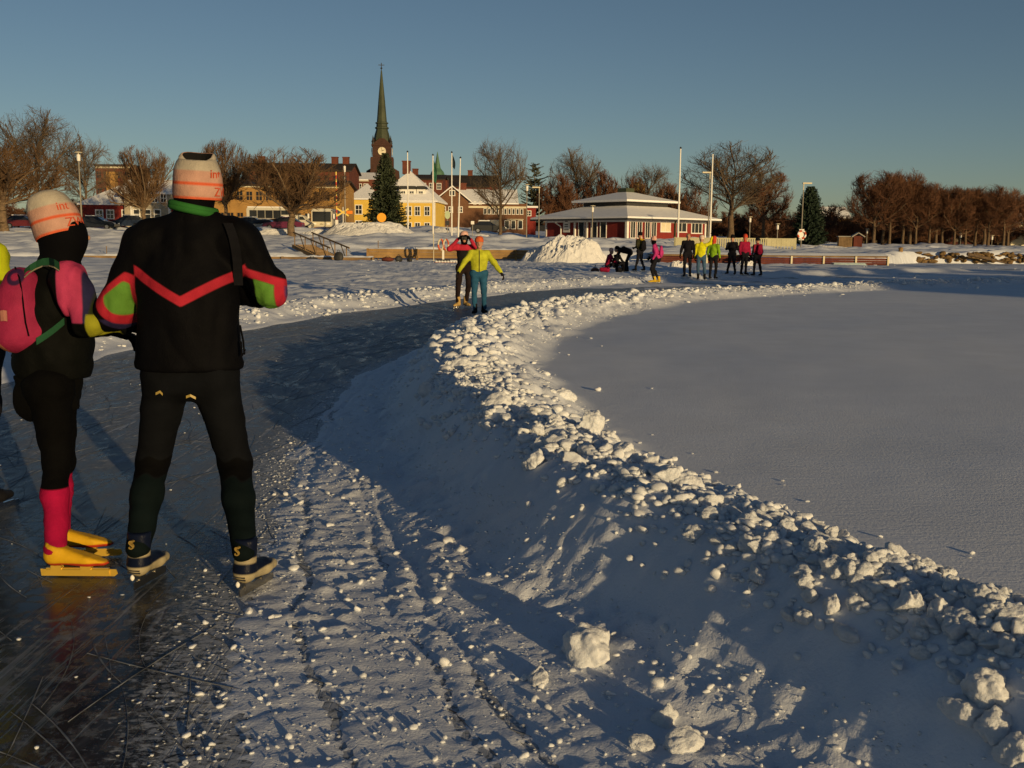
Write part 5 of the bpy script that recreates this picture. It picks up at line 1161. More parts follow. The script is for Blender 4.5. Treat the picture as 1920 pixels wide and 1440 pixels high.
def cloth(name, base, layers=(), rough=0.85, w_=0.004, weave=220, bump=0.15, sheen=0.0):
    """woven fabric; layers = [(attribute, colour)] laid over the base where the attribute is positive"""
    if name in _MC: return _MC[name]
    m, nt, b = newmat(name); L = nt.links.new
    tc = N(nt, 'ShaderNodeTexCoord'); nz = N(nt, 'ShaderNodeTexNoise'); nz.inputs['Scale'].default_value = 9; nz.inputs['Detail'].default_value = 5; L(tc.outputs['Object'], nz.inputs['Vector'])
    mr = N(nt, 'ShaderNodeMapRange'); mr.inputs[1].default_value = .3; mr.inputs[2].default_value = .7; mr.inputs[3].default_value = .75; mr.inputs[4].default_value = 1.15; L(nz.outputs[0], mr.inputs[0])
    cur = None; rgb = N(nt, 'ShaderNodeRGB'); rgb.outputs[0].default_value = (*base, 1); cur = rgb.outputs[0]
    for an, col in layers:
        at_ = N(nt, 'ShaderNodeAttribute', attribute_name=an); r_ = N(nt, 'ShaderNodeMapRange'); r_.inputs[1].default_value = -w_; r_.inputs[2].default_value = w_; L(at_.outputs['Fac'], r_.inputs[0])
        mx = N(nt, 'ShaderNodeMix', data_type='RGBA'); mx.inputs[7].default_value = (*col, 1); L(r_.outputs[0], mx.inputs[0]); L(cur, mx.inputs[6]); cur = mx.outputs[2]
    ml = N(nt, 'ShaderNodeMix', data_type='RGBA', blend_type='MULTIPLY'); ml.inputs[0].default_value = 1.0; L(cur, ml.inputs[6]); L(mr.outputs[0], ml.inputs[7]); L(ml.outputs[2], b.inputs['Base Color'])
    b.inputs['Roughness'].default_value = rough; b.inputs['Specular IOR Level'].default_value = .05; b.inputs['Sheen Weight'].default_value = sheen
    n2 = N(nt, 'ShaderNodeTexNoise'); n2.inputs['Scale'].default_value = weave; L(tc.outputs['Object'], n2.inputs['Vector']); n3 = N(nt, 'ShaderNodeTexNoise'); n3.inputs['Scale'].default_value = 14; n3.inputs['Detail'].default_value = 3; L(tc.outputs['Object'], n3.inputs['Vector'])
    ad = N(nt, 'ShaderNodeMath', operation='MULTIPLY_ADD'); ad.inputs[1].default_value = 4.0; L(n3.outputs[0], ad.inputs[0]); L(n2.outputs[0], ad.inputs[2])
    bp = N(nt, 'ShaderNodeBump'); bp.inputs['Strength'].default_value = bump; bp.inputs['Distance'].default_value = .01; L(ad.outputs[0], bp.inputs['Height']); L(bp.outputs[0], b.inputs['Normal'])
    _MC[name] = m; return m
def wrinkle(amp, f=7.0, seed=1, st=(1, 1, 1)):
    def fn(g):
        q = g * f * np.array(st); w_ = q + 0.6 * np.stack([fbm3(q * .6 + 7, 1, seed + 31), fbm3(q * .6 + 3, 1, seed + 32), fbm3(q * .6 + 11, 1, seed + 33)], -1)
        return amp * (1.0 - 2.6 * np.abs(fbm3(w_, 2, seed)) + 0.35 * fbm3(q * 2.7, 1, seed + 5))
    return fn
def drape(prims, k, o, px, py, lift=.004, y0=4.1, y1=5.4):
    """point on a garment's surface seen at (px, py), in the thing's own coordinates"""
    Ys = np.linspace(y0, y1, 260); pts = np.array([P(px, py, Y) - o for Y in Ys]); d = field(pts, prims, k) < 0
    i = int(np.argmax(d)) if d.any() else len(Ys) // 2
    return pts[i] - np.array([0, lift, 0])
M_SKIN = mat('skin', (.42, .22, .14), .6, .08, 20)
M_BLK = cloth('black_cloth', (.002, .002, .0028)); M_STEEL = mat('blade_steel', (.55, .55, .55), .25, .05, 10, metal=1.0)

# --- shared parts: a gloved hand and a skating boot
def hand_mesh(name, m):
    P_ = [cap((0, 0, 0), (0, .06, 0), .030, .036, ((0, 0, 1), 1.6)), cap((-.022, .07, 0), (.024, .072, 0), .022)]
    for i, (x, l) in enumerate(((-.034, .058), (-.012, .070), (.011, .074), (.033, .064))):   # little finger .. index
        a = np.array([x, .085, 0]); b = a + [x * .12, l * .5, -.012]; c_ = b + [0, l * .32, -.026]; d = c_ + [0, l * .10, -.024]; P_ += [cap(a, b, .0115, .0108), cap(b, c_, .0108, .010), cap(c_, d, .010, .0085)]
    P_ += [cap((.026, .022, -.004), (.056, .052, -.018), .016, .0135), cap((.056, .052, -.018), (.060, .086, -.030), .0125, .010)]
    return sdf_mesh(name, P_, .006, m, .009)[0]
_hands = {}
def place_hand(par, wr, el, side, m, nm='glove', roll=0.0, s=1.12):
    if m.name not in _hands: _hands[m.name] = hand_mesh(nm, m)
    o = link(nm, _hands[m.name], par); y = np.asarray(wr, float) - np.asarray(el, float); y /= np.linalg.norm(y)
    x = np.array([0, 1.0, 0]); x = x - y * (x @ y)
    if np.linalg.norm(x) < .2: x = np.array([1.0, 0, 0]); x = x - y * (x @ y)
    x /= np.linalg.norm(x); z = np.cross(x, y)
    if roll: x, z = x * math.cos(roll) + z * math.sin(roll), z * math.cos(roll) - x * math.sin(roll)
    sx = s if (z @ np.array([side, 0, 0])) > 0 else s
    M4 = Matrix(((x[0] * s, y[0] * s, z[0] * s * (1 if (z[0] * side) > 0 else -1), wr[0]), (x[1] * s, y[1] * s, z[1] * s * (1 if (z[0] * side) > 0 else -1), wr[1]), (x[2] * s, y[2] * s, z[2] * s * (1 if (z[0] * side) > 0 else -1), wr[2]), (0, 0, 0, 1)))
    o.matrix_local = M4; return o
def boot_prims(): return [cap((0, -.06, .105), (0, .10, .085), .046, .042, ((0, 0, 1), 1.05)), cap((0, .10, .085), (0, .17, .078), .042, .032, ((0, 0, 1), 1.25)), cap((0, -.055, .10), (0, -.035, .26), .048, .052)]
_boots = {}
def boot(par, loc, yaw, m, mb, s=1.0, blade=.40, key='b', soles=None, pitch=0.0, top=.275):
    if (key, m.name) not in _boots:
        me, V = sdf_mesh('boot', boot_prims(), .011, m, .02, cuts=[((0, 0, .052), (0, 0, -1)), ((0, 0, top), (0, .35 if top < .2 else 0, 1))])
        attr(me, 'band1', (.012 - np.abs(V[:, 2] - .155)) if top > .2 else -.1 + 0 * V[:, 2]); attr(me, 'band2', np.minimum((.100 if top > .2 else .072) - V[:, 2], .02)); attr(me, 'side', V[:, 1] - .02); attr(me, 'flame', .016 - np.abs(V[:, 2] - .098 - .25 * (V[:, 1] - .02) - .02 * np.sin(V[:, 1] * 40)) - .5 * np.clip(V[:, 1] - .10, 0, 1))
        bl = MB().prism([(-.003, -blade * .34, .0), (-.003, blade * .6, .0), (-.003, blade * .64, .012), (-.003, blade * .62, .034), (-.003, -blade * .35, .034)], (.006, 0, 0)).box((0, -.05, .044), (.03, .05, .02)).box((0, .09, .044), (.03, .05, .02)).box((0, .13 * blade, .036), (.014, blade * .8, .008)).mesh('blade', mb)
        _boots[(key, m.name)] = (me, bl)
    me, bl = _boots[(key, m.name)]; o = link('boot', me, par, loc); o.rotation_euler = (pitch, 0, yaw); o.scale = (s, s, s); link('blade', bl, o); return o
def hat_mesh(name, r, H, m, open_top=False, slouch=0.06, n=40):
    """knitted hat: t runs up the wall; returns mesh with attribute 'hat_t' (m above the rim)"""
    prof = [(1.0, 0.0), (1.035, .02), (1.045, .06), (1.02, .10), (.96, .14), (.86, .17), (.74, .192)]
    k = H / .20
    if open_top: prof += [(.67, .200), (.62, .202), (.57, .197), (.53, .17), (.50, .13), (.0, .12)]
    else: prof += [(.58, .205), (.36, .214), (.0, .217)]
    nb_ = 7; wall_ = prof[:nb_]; zs_ = np.linspace(0, wall_[-1][1], 34); wall_ = [(float(np.interp(q, [p[1] for p in prof[:nb_]], [p[0] for p in prof[:nb_]])), float(q)) for q in zs_]; prof = wall_ + prof[nb_:]; off = len(wall_) - nb_
    v = []; tt = []
    for i, (rr, z) in enumerate(prof):
        i = i - off if i >= off else 0
        for j in range(n):
            q = 2 * math.pi * j / n; fold = 1 + .040 * math.sin(3 * q + z * 22) * min(1, z * 8) + .014 * math.sin(7 * q + 2 + z * 15)
            zz = z * k
            if open_top and i >= 5: zz += (.024 * math.sin(q) + .008 * math.cos(2 * q)) * min(1, (i - 4) / 3)
            ry = rr * (1 if not (open_top and i >= 6) else .62)
            v.append((r * rr * fold * math.cos(q) * (1.06 if (open_top and i >= 6) else 1), r * ry * fold * math.sin(q) * 1.06 + (slouch * min(1, max(0, z - .1) * 8)), zz)); tt.append(z * k if not (open_top and i >= 9) else -1)
    f = [(i * n + j, i * n + (j + 1) % n, (i + 1) * n + (j + 1) % n, (i + 1) * n + j) for i in range(len(prof) - 1) for j in range(n)]
    me = npmesh(name, np.array(v), np.array(f), m, True); t = np.array(tt)
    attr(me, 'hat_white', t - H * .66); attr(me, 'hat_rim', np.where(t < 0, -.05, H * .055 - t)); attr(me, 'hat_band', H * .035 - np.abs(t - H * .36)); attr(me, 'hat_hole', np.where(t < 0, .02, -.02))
    return me

def person(label, base, yaw, jacket, trousers, hatc=None, S=1.0, J=None, vox=.024, hat_h=.16, gloves=None, bootm=None, bladem=None, skin_face=True, jlayers=(), extra=None, group=None, hood=None, head_turn=0.0, bulk=1.0, skirt=0.0, socks=None, hat_obj='hat', name='person', foot_yaw=(0.12, -0.12), feet=True, vest=None):
    D = dict(pelvis=(0, -.01, 1.00), chest=(0, .0, 1.30), neck=(0, -.01, 1.50), head=(0, .03, 1.67), shR=(.185, -.01, 1.44), elR=(.25, -.03, 1.16), wrR=(.25, .07, .94), shL=(-.185, -.01, 1.44), elL=(-.25, -.03, 1.16), wrL=(-.25, .07, .94),
             hipR=(.095, 0, .97), knR=(.11, .03, .56), anR=(.12, -.02, .17), hipL=(-.095, 0, .97), knL=(-.11, .03, .56), anL=(-.12, -.02, .17))
    if J: D.update(J)
    D = {k: np.array(v, float) * S for k, v in D.items()}
    t = thing(name, label, 'person', base, yaw, group); s = S; B = bulk
    hd = D['head']; nk = D['neck']; ch = D['chest']; pv = D['pelvis']
    fy = np.array([-math.sin(head_turn), math.cos(head_turn), 0]); fx = np.array([math.cos(head_turn), math.sin(head_turn), 0])
    fwd = np.cross([0, 0, 1.0], D['shR'] - D['shL']); fwd = fwd / (np.linalg.norm(fwd) + 1e-9)
    sq = (fwd, 1.45)
    body = [ell(hd, np.array([.078, .095, .112]) * s), cap(hd + fy * .03 * s - [0, 0, .05 * s], hd + fy * .055 * s - [0, 0, .085 * s], .055 * s, .035 * s), cap(hd + fy * .092 * s - [0, 0, -.012 * s], hd + fy * .108 * s - [0, 0, .022 * s], .012 * s, .017 * s),
            cap(hd + fx * .078 * s, hd + fx * .080 * s - [0, 0, .03 * s], .017 * s), cap(hd - fx * .078 * s, hd - fx * .080 * s - [0, 0, .03 * s], .017 * s), cap(nk, hd - [0, 0, .05 * s], .056 * s), cap(pv, ch, .13 * s, .15 * s, sq), cap(D['shL'], D['shR'], .06 * s)]
    for q in 'RL': body += [cap(D['sh' + q], D['el' + q], .048 * s, .040 * s), cap(D['el' + q], D['wr' + q], .038 * s, .028 * s), cap(D['hip' + q], D['kn' + q], .075 * s, .052 * s), cap(D['kn' + q], D['an' + q], .050 * s, .036 * s)]
    link('body', sdf_mesh('body', body, max(vox * .8, .012), M_SKIN, .02 * s)[0], t)
    # face: eyes and brows as small dark inlays
    if skin_face:
        b = MB()
        for e in (-1, 1): b.lathe([(0, -.008 * s), (.012 * s, 0), (0, .008 * s)], 8, tuple(hd + fy * .088 * s + fx * e * .034 * s + np.array([0, 0, .012 * s])))
        b.bar(hd + fy * .094 * s - fx * .022 * s - [0, 0, .055 * s], hd + fy * .094 * s + fx * .022 * s - [0, 0, .055 * s], .012 * s, .006 * s); b.build('face_features', mat('eye_dark', (.05, .025, .02), .5), t)
    jp = [cap(pv + [0, 0, .02], ch, .160 * s * B, .180 * s * B, sq), cap(ch, (D['shL'] + D['shR']) / 2 - [0, 0, .03], .175 * s * B, .12 * s, sq), cap(D['shL'], D['shR'], .082 * s), cap((D['shL'] + D['shR']) / 2, nk + [0, 0, .03 * s], .085 * s, .068 * s)]
    for q in 'RL': jp += [cap(D['sh' + q], D['el' + q], .074 * s * B, .062 * s * B), cap(D['el' + q], D['wr' + q], .062 * s * B, .044 * s * B)]
    up = ch - pv; up = up / np.linalg.norm(up)
    me, V = sdf_mesh('jacket', jp, vox, jacket, .035 * s, disp=wrinkle(.011 * s, 6, int(abs(base[0]) * 7) + 3, (1, 1, .8)))
    for an, fn in jlayers: attr(me, an, fn(V / s))
    link('jacket', me, t)
    tp = [cap(D['hipL'], D['hipR'], .115 * s * B, None, (fwd, 1.05)), cap(pv, pv - up * .04, .15 * s, .15 * s, sq)]
    for q in 'RL': tp += [cap(D['hip' + q], D['kn' + q], .098 * s * B, .068 * s), cap(D['kn' + q], D['kn' + q] * .65 + D['an' + q] * .35 - fwd * .012, .066 * s, .066 * s), cap(D['kn' + q] * .65 + D['an' + q] * .35, D['an' + q], .064 * s, .048 * s)]
    me, V = sdf_mesh('trousers', tp, vox, trousers, .025 * s, disp=wrinkle(.008 * s, 7, 5, (.8, .8, 1.5))); link('trousers', me, t)
    if hatc is not None:
        o = link(hat_obj, hat_mesh(hat_obj, .098 * s, hat_h * s, hatc, slouch=-.01), t, tuple(hd + np.array([0, -.006, .022]) * s)); o.rotation_euler = (R(6), 0, head_turn)
    if hood is not None:
        link('hood', sdf_mesh('hood', [ell(hd - [0, 0, .02 * s], np.array([.093, .104, .125]) * s), cap(nk, hd - [0, 0, .04 * s], .075 * s)], max(vox * .7, .012), hood, .03, cuts=[(hd + fy * .062 * s, fy)])[0], t)
    g = gloves or M_BLK
    for q, sd in (('R', 1), ('L', -1)):
        place_hand(t, D['wr' + q], D['el' + q], sd, g, s=1.15 * s)
        if feet: boot(t, D['an' + q] - np.array([0, -.03, .17]) * s, foot_yaw[0 if q == 'L' else 1], bootm or M_BOOTB, bladem or M_STEEL, s * 1.02)
    if extra: extra(t, D, s)
    return t
M_BOOTB = cloth('black_boot', (.010, .010, .012), rough=.5)
def pack(par_label, base, yaw, col, c, size, S=1.0, group='rucksacks worn by skaters', vox=.02):
    """rucksack: rounded sack, lid, pocket and two straps; a thing of its own"""
    t = thing('backpack', par_label, 'backpack', base, yaw, group); w_, d_, h_ = size; c = np.array(c, float)
    link('sack', sdf_mesh('sack', [cap(c - [0, 0, h_ * .28], c + [0, 0, h_ * .22], w_ * .5, w_ * .40, ((0, 1, 0), w_ / d_))], vox, col, .02, disp=wrinkle(.006, 9, 3))[0], t)
    link('pocket', sdf_mesh('pocket', [cap(c + [0, -d_ * .42, -h_ * .25], c + [0, -d_ * .42, -h_ * .1], w_ * .26, w_ * .24, ((0, 1, 0), 2.2))], vox, col, .02)[0], t)
    for s in (-1, 1): MB().tube([c + [s * w_ * .3, d_ * .3, h_ * .42], c + [s * w_ * .42, d_ * .9, h_ * .46], c + [s * w_ * .48, d_ * 1.75, h_ * .25], c + [s * w_ * .5, d_ * 1.6, -h_ * .12], c + [s * w_ * .42, d_ * .3, -h_ * .35]], .014, 6).build('strap', M_BLK, t, True)
    return t

# ------------------------------------------------------------------ the tall skater in the black jacket, seen from behind
def near_man():
    Yt = 4.75; hR = G(466, 1130, 0.0); hL = G(252, 1116, 0.0)
    o = np.array([(hR[0] + hL[0]) / 2, (hR[1] + hL[1]) / 2, 0.0]); t = thing('person', 'tall skater in black jacket with red chevron and green sleeve panels', 'person', o)
    q = lambda px, py, Y=Yt: P(px, py, Y) - o
    yR, yL = hR[1] + .10, hL[1] + .10
    anR, anL = q(458, 1035, yR), q(259, 1028, yL); knR, knL = q(441, 868, Yt + .02), q(287, 862, Yt + .04); hiR, hiL = q(402, 708), q(314, 708)
    pv, ch, nk, hd = q(354, 695), q(352, 530), q(364, 405, Yt), q(364, 352, Yt + .04)
    shR, elR, wrR = q(447, 452), q(508, 545, 4.80), q(430, 545, 5.12); shL, elL, wrL = q(275, 456), q(219, 588, 4.78), q(300, 560, 5.10)
    f = (0, 1, 0)
    body = [ell(hd, (.080, .098, .118)), cap(nk, hd - [0, 0, .05], .062), cap(hd + [0, .04, -.06], hd + [0, .06, -.09], .055, .036), cap(hd + [0, .095, .01], hd + [0, .112, -.02], .012, .017), cap(hd + [.08, 0, 0], hd + [.082, 0, -.03], .018), cap(hd - [.08, 0, 0], hd - [.082, 0, .03], .018), cap(pv, ch, .14, .16, (f, 1.4)), cap(shL, shR, .06),
            cap(shR, elR, .05, .042), cap(elR, wrR, .04, .03), cap(shL, elL, .05, .042), cap(elL, wrL, .04, .03), cap(hiR, knR, .08, .055), cap(knR, anR, .052, .038), cap(hiL, knL, .08, .055), cap(knL, anL, .052, .038)]
    link('body', sdf_mesh('body', body, .014, M_SKIN, .02)[0], t)
    hem = q(354, 692)[2]
    jp = [cap(pv + [0, 0, -.06], ch + [0, 0, -.02], .250, .245, (f, 1.55)), cap(ch, (shL + shR) / 2 + [0, 0, -.06], .235, .165, (f, 1.45)), cap(shL, shR, .088), cap((shL + shR) / 2 + [0, 0, -.01], nk + [0, 0, .0], .125, .078), cap(shR, nk, .085, .06), cap(shL, nk, .085, .06),
          cap(shR, elR, .098, .088), cap(elR, wrR, .092, .055), cap(shL, elL, .098, .088), cap(elL, wrL, .092, .055)]
    fold0 = wrinkle(.011, 5.0, 4, (1.3, 1.0, .8)); arms_ = [cap(elR, elR, .2), cap(elL, elL, .2)]
    fold1 = wrinkle(.013, 9.0, 24, (1.5, 1.0, .55))
    fold = lambda g: fold1(g) * np.clip(-field(g, arms_, .05) / .10, 0, 1) + fold0(g) * (1 + 0.5 * np.clip(-field(g, arms_, .05) / .15, 0, 1)) - .006 * np.clip(1 - np.abs(g[..., 2] - hem - .03) / .03, 0, 1)
    me, V = sdf_mesh('jacket', jp, .0105, None, .045, cuts=[((0, 0, hem), (0, 0, -1))], disp=fold)
    # colour fields: chevron over the back, bands and panels on the lower sleeves
    apx = q(337, 566, 4.58); tipR = q(449, 508, 4.62); tipL = q(246, 508, 4.62)
    x, z = V[:, 0], V[:, 2]
    kR = (tipR[2] - apx[2]) / (tipR[0] - apx[0]); kL = (tipL[2] - apx[2]) / (tipL[0] - apx[0])
    zl = apx[2] + np.where(x > apx[0], kR, kL) * (x - apx[0])
    on = np.minimum(tipR[0] + .012 - x, x - tipL[0] + .005)
    dA = lambda a, b: prim_d(V, cap(a, b, 0.0))
    armR = np.minimum(dA(shR, elR), dA(elR, wrR)) - .135; armL = np.minimum(dA(shL, elL), dA(elL, wrL)) - .135
    back = np.where(V[:, 1] < pv[1] + .05, 1.0, -1.0)
    red = np.minimum(.024 - np.abs(z - zl), np.minimum(on, back))
    # sleeves: measured down from the upper sleeve seam
    def seam(px0, py0, px1, py1):
        a, b = q(px0, py0), q(px1, py1); d = b - a; return lambda: -((z - a[2]) * d[0] - (x - a[0]) * d[2]) / math.hypot(d[0], d[2])
    sR = seam(455, 498, 535, 525)(); sL = -seam(250, 505, 190, 548)()
    rightside = x - (tipR[0] + .010); leftside = (tipL[0] - .004) - x
    tR = np.minimum(np.minimum(sR, rightside), -armR); tL = np.minimum(np.minimum(sL, leftside), -armL)
    eR = np.linalg.norm(V - (elR + [0.03, 0, 0.0]), axis=1)
    xr = q(516, 545)[0]; xr2 = q(532, 545)[0]; xl = q(214, 560)[0]; zl2 = q(220, 598)[2]; zl3 = q(220, 610)[2]
    redR = np.minimum(tR, np.maximum(.038 - sR, x - xr)); purR = np.minimum(tR - .03, x - xr2); grnR = np.minimum(np.minimum(tR - .03, sR - .038), xr - x)
    ctr = q(236, 558); eld = np.sqrt(((x - ctr[0]) / .085) ** 2 + ((z - ctr[2]) / .080) ** 2)
    grnL = np.minimum(tL - .028, (1 - eld) * .08); redL = np.minimum(tL, (1.55 - eld) * .08); purL = np.minimum(tL, np.minimum((1.9 - eld) * .08, (z - zl3 + .06)))
    purL = np.minimum(purL, zl3 + .03 - z)
    attr(me, 'grn', np.maximum(grnR, grnL)); attr(me, 'red', np.maximum(np.maximum(red, redR), redL)); attr(me, 'pur', purR); attr(me, 'purl', purL)
    me.materials.clear(); me.materials.append(cloth('black_chevron_jacket', (.0022, .0022, .003), [('purl', (.022, .018, .06)), ('red', (.30, .016, .030)), ('grn', (.085, .20, .03)), ('pur', (.045, .035, .12))], rough=.7, bump=.25))
    link('jacket', me, t)
    tp = [cap(hiL + [0, 0, .03], hiR + [0, 0, .03], .118, None, (f, 1.0)), cap(hiR + [0, -.03, -.01], hiL + [0, -.03, -.01], .100), cap(hiR, knR, .112, .078), cap(knR, knR * .6 + anR * .4 - [0, .015, 0], .078, .075), cap(knR * .6 + anR * .4, anR, .074, .056), cap(hiL, knL, .112, .078), cap(knL, knL * .6 + anL * .4 - [0, .015, 0], .076, .073), cap(knL * .6 + anL * .4, anL, .074, .056)]
    me, V = sdf_mesh('trousers', tp, .0105, None, .03, disp=wrinkle(.0035, 8, 6, (.8, .8, 1.8)))
    cuff = q(300, 885)[2] + .012 * np.sin(V[:, 0] * 60); attr(me, 'gaiter', cuff - V[:, 2]); attr(me, 'kneeband', .035 - np.abs(V[:, 2] - cuff - .04))
    me.materials.clear(); me.materials.append(cloth('charcoal_tights', (.0042, .0048, .0062), [('kneeband', (.002, .002, .0022)), ('gaiter', (.0030, .0062, .0068))])); link('trousers', me, t)
    gold = mat('gold_mark', (.30, .22, .06), .35, .2, 60)
    for pts in (((293, 738), (301, 734), (306, 739)), ((350, 744), (358, 741), (368, 746))):
        pt = [drape(tp, .03, o, a_, b_, .006) for a_, b_ in pts]; bb = MB()
        for i in range(2): bb.prism([pt[i] - [0, 0, .006], pt[i] + [0, 0, .006], pt[i + 1] + [0, 0, .006], pt[i + 1] - [0, 0, .006]], (0, -.003, 0))
        bb.build('print_mark', gold, t)
    mb = cloth('navy_cream_boot', (.005, .008, .022), [('band1', (.30, .255, .16)), ('band2', (.32, .275, .17))], rough=.35)
    for an, hl, yw, ky in ((anR, hR, -.34, 'mR'), (anL, hL, -.20, 'mL')):
        bo = boot(t, (an[0] - .05 * math.sin(yw), an[1] + .05 * math.cos(yw), 0.004), yw, mb, mat('pale_steel', (.40, .38, .33), .3, .05, 5, metal=1.0), 1.06, .30, ky, top=.245); bo.scale = (1.06, .92, 1.06)
        MB().lathe([(0, -.014), (.007, -.009), (.010, 0), (.007, .009), (0, .014)], 12, (0, -.116, .058)).build('heel_plug', M_WHITE, bo, True)
        bus_text('S', bo, (0, -.109, .185), .055, mat('gold_print', (.30, .20, .05), .4))
        MB().bar((-.03, -.102, .075), (.03, -.102, .075), .006, .005).bar((-.028, -.104, .086), (.028, -.104, .086), .006, .005).build('heel_grooves', M_DARK, bo)
    # tall open knitted hat
    hz = q(362, 372, 4.72); H = q(362, 289, 4.72)[2] - hz[2]
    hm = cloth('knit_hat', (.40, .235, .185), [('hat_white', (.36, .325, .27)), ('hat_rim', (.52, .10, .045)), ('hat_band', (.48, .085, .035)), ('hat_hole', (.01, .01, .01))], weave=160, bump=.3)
    ho = link('hat', hat_mesh('hat', .108, H * .98, hm, True, slouch=.0), t, (hz[0], hd[1], hz[2] - .0)); ho.rotation_euler = (R(2), R(3), 0)
    wrap_text('int', ho, .111, R(46), H * .50, .056, hm); wrap_text('ZWI', ho, .1125, R(58), H * .09, .058, hm)
    # green collar under the hat
    nb = MB(); ng = 36
    ring = []
    for j in range(ng):
        a = 2 * math.pi * j / ng; ring.append(np.array([nk[0] - .004 + .098 * math.cos(a), nk[1] + .01 + .095 * math.sin(a), q(364, 388)[2] - .018 * math.cos(a) * 1.1]))
    ring = np.array(ring + ring[:1]); nb.tube(ring, .016, 8, caps=False); nb.tube(ring - np.array([0, 0, .014]), .017, 8, caps=False); nb.build('collar', cloth('green_collar', (.022, .105, .022)), t, True)
    link('neck_warmer', sdf_mesh('neck_warmer', [cap(nk - [0, 0, .03], hd - [0, 0, .05], .082, .088), ell(hd - [0, 0, .02], (.088, .100, .10))], .012, M_BLK, .03)[0], t)
    place_hand(t, wrR, elR, 1, M_BLK); place_hand(t, wrL, elL, -1, M_BLK)
    # rucksack strap over the right shoulder and its dangling ends
    sp = [drape(jp, .045, o, px, py) for px, py in ((428, 418), (434, 432), (439, 448), (443, 468), (446, 490), (447, 512), (448, 535))]
    bb = MB()
    for i in range(len(sp) - 1): bb.bar(sp[i], sp[i + 1], .006, .042) if False else bb.prism([sp[i] + [-.021, 0, 0], sp[i] + [.021, 0, 0], sp[i + 1] + [.021, 0, 0], sp[i + 1] + [-.021, 0, 0]], (0, -.006, 0))
    bb.build('shoulder_strap', cloth('grey_strap', (.008, .008, .010)), t)
    MB().tube([q(450, 610, 4.70), q(456, 640, 4.68), q(458, 665, 4.68)], .005, 5).tube([q(452, 640, 4.69), q(454, 668, 4.68), q(460, 655, 4.68)], .004, 5).build('strap_end', M_BLK, t)
    return t
def wrap_text(s, par, r, phi, z0, size, m0):
    """letters knitted into a hat: flat text bent round the wall of the hat"""
    cu = bpy.data.curves.new('lettering', 'FONT'); cu.body = s; cu.size = size; cu.extrude = .0012; cu.resolution_u = 3; o0 = bpy.data.objects.new('lettering', cu); COL.objects.link(o0)
    me = bpy.data.meshes.new_from_object(o0.evaluated_get(bpy.context.evaluated_depsgraph_get())); bpy.data.objects.remove(o0)
    n = len(me.vertices); v = np.zeros(n * 3, np.float32); me.vertices.foreach_get('co', v); v = v.reshape(-1, 3); a = phi + v[:, 0] / r; rr = r + v[:, 2] + .0015
    out = np.stack([rr * np.sin(a), -rr * np.cos(a) * 1.06, z0 + v[:, 1]], 1).astype(np.float32); me.vertices.foreach_set('co', out.ravel()); me.update()
    me.materials.clear(); me.materials.append(cloth('knit_orange', (.46, .07, .03))); return link('lettering', me, par)
near_man()

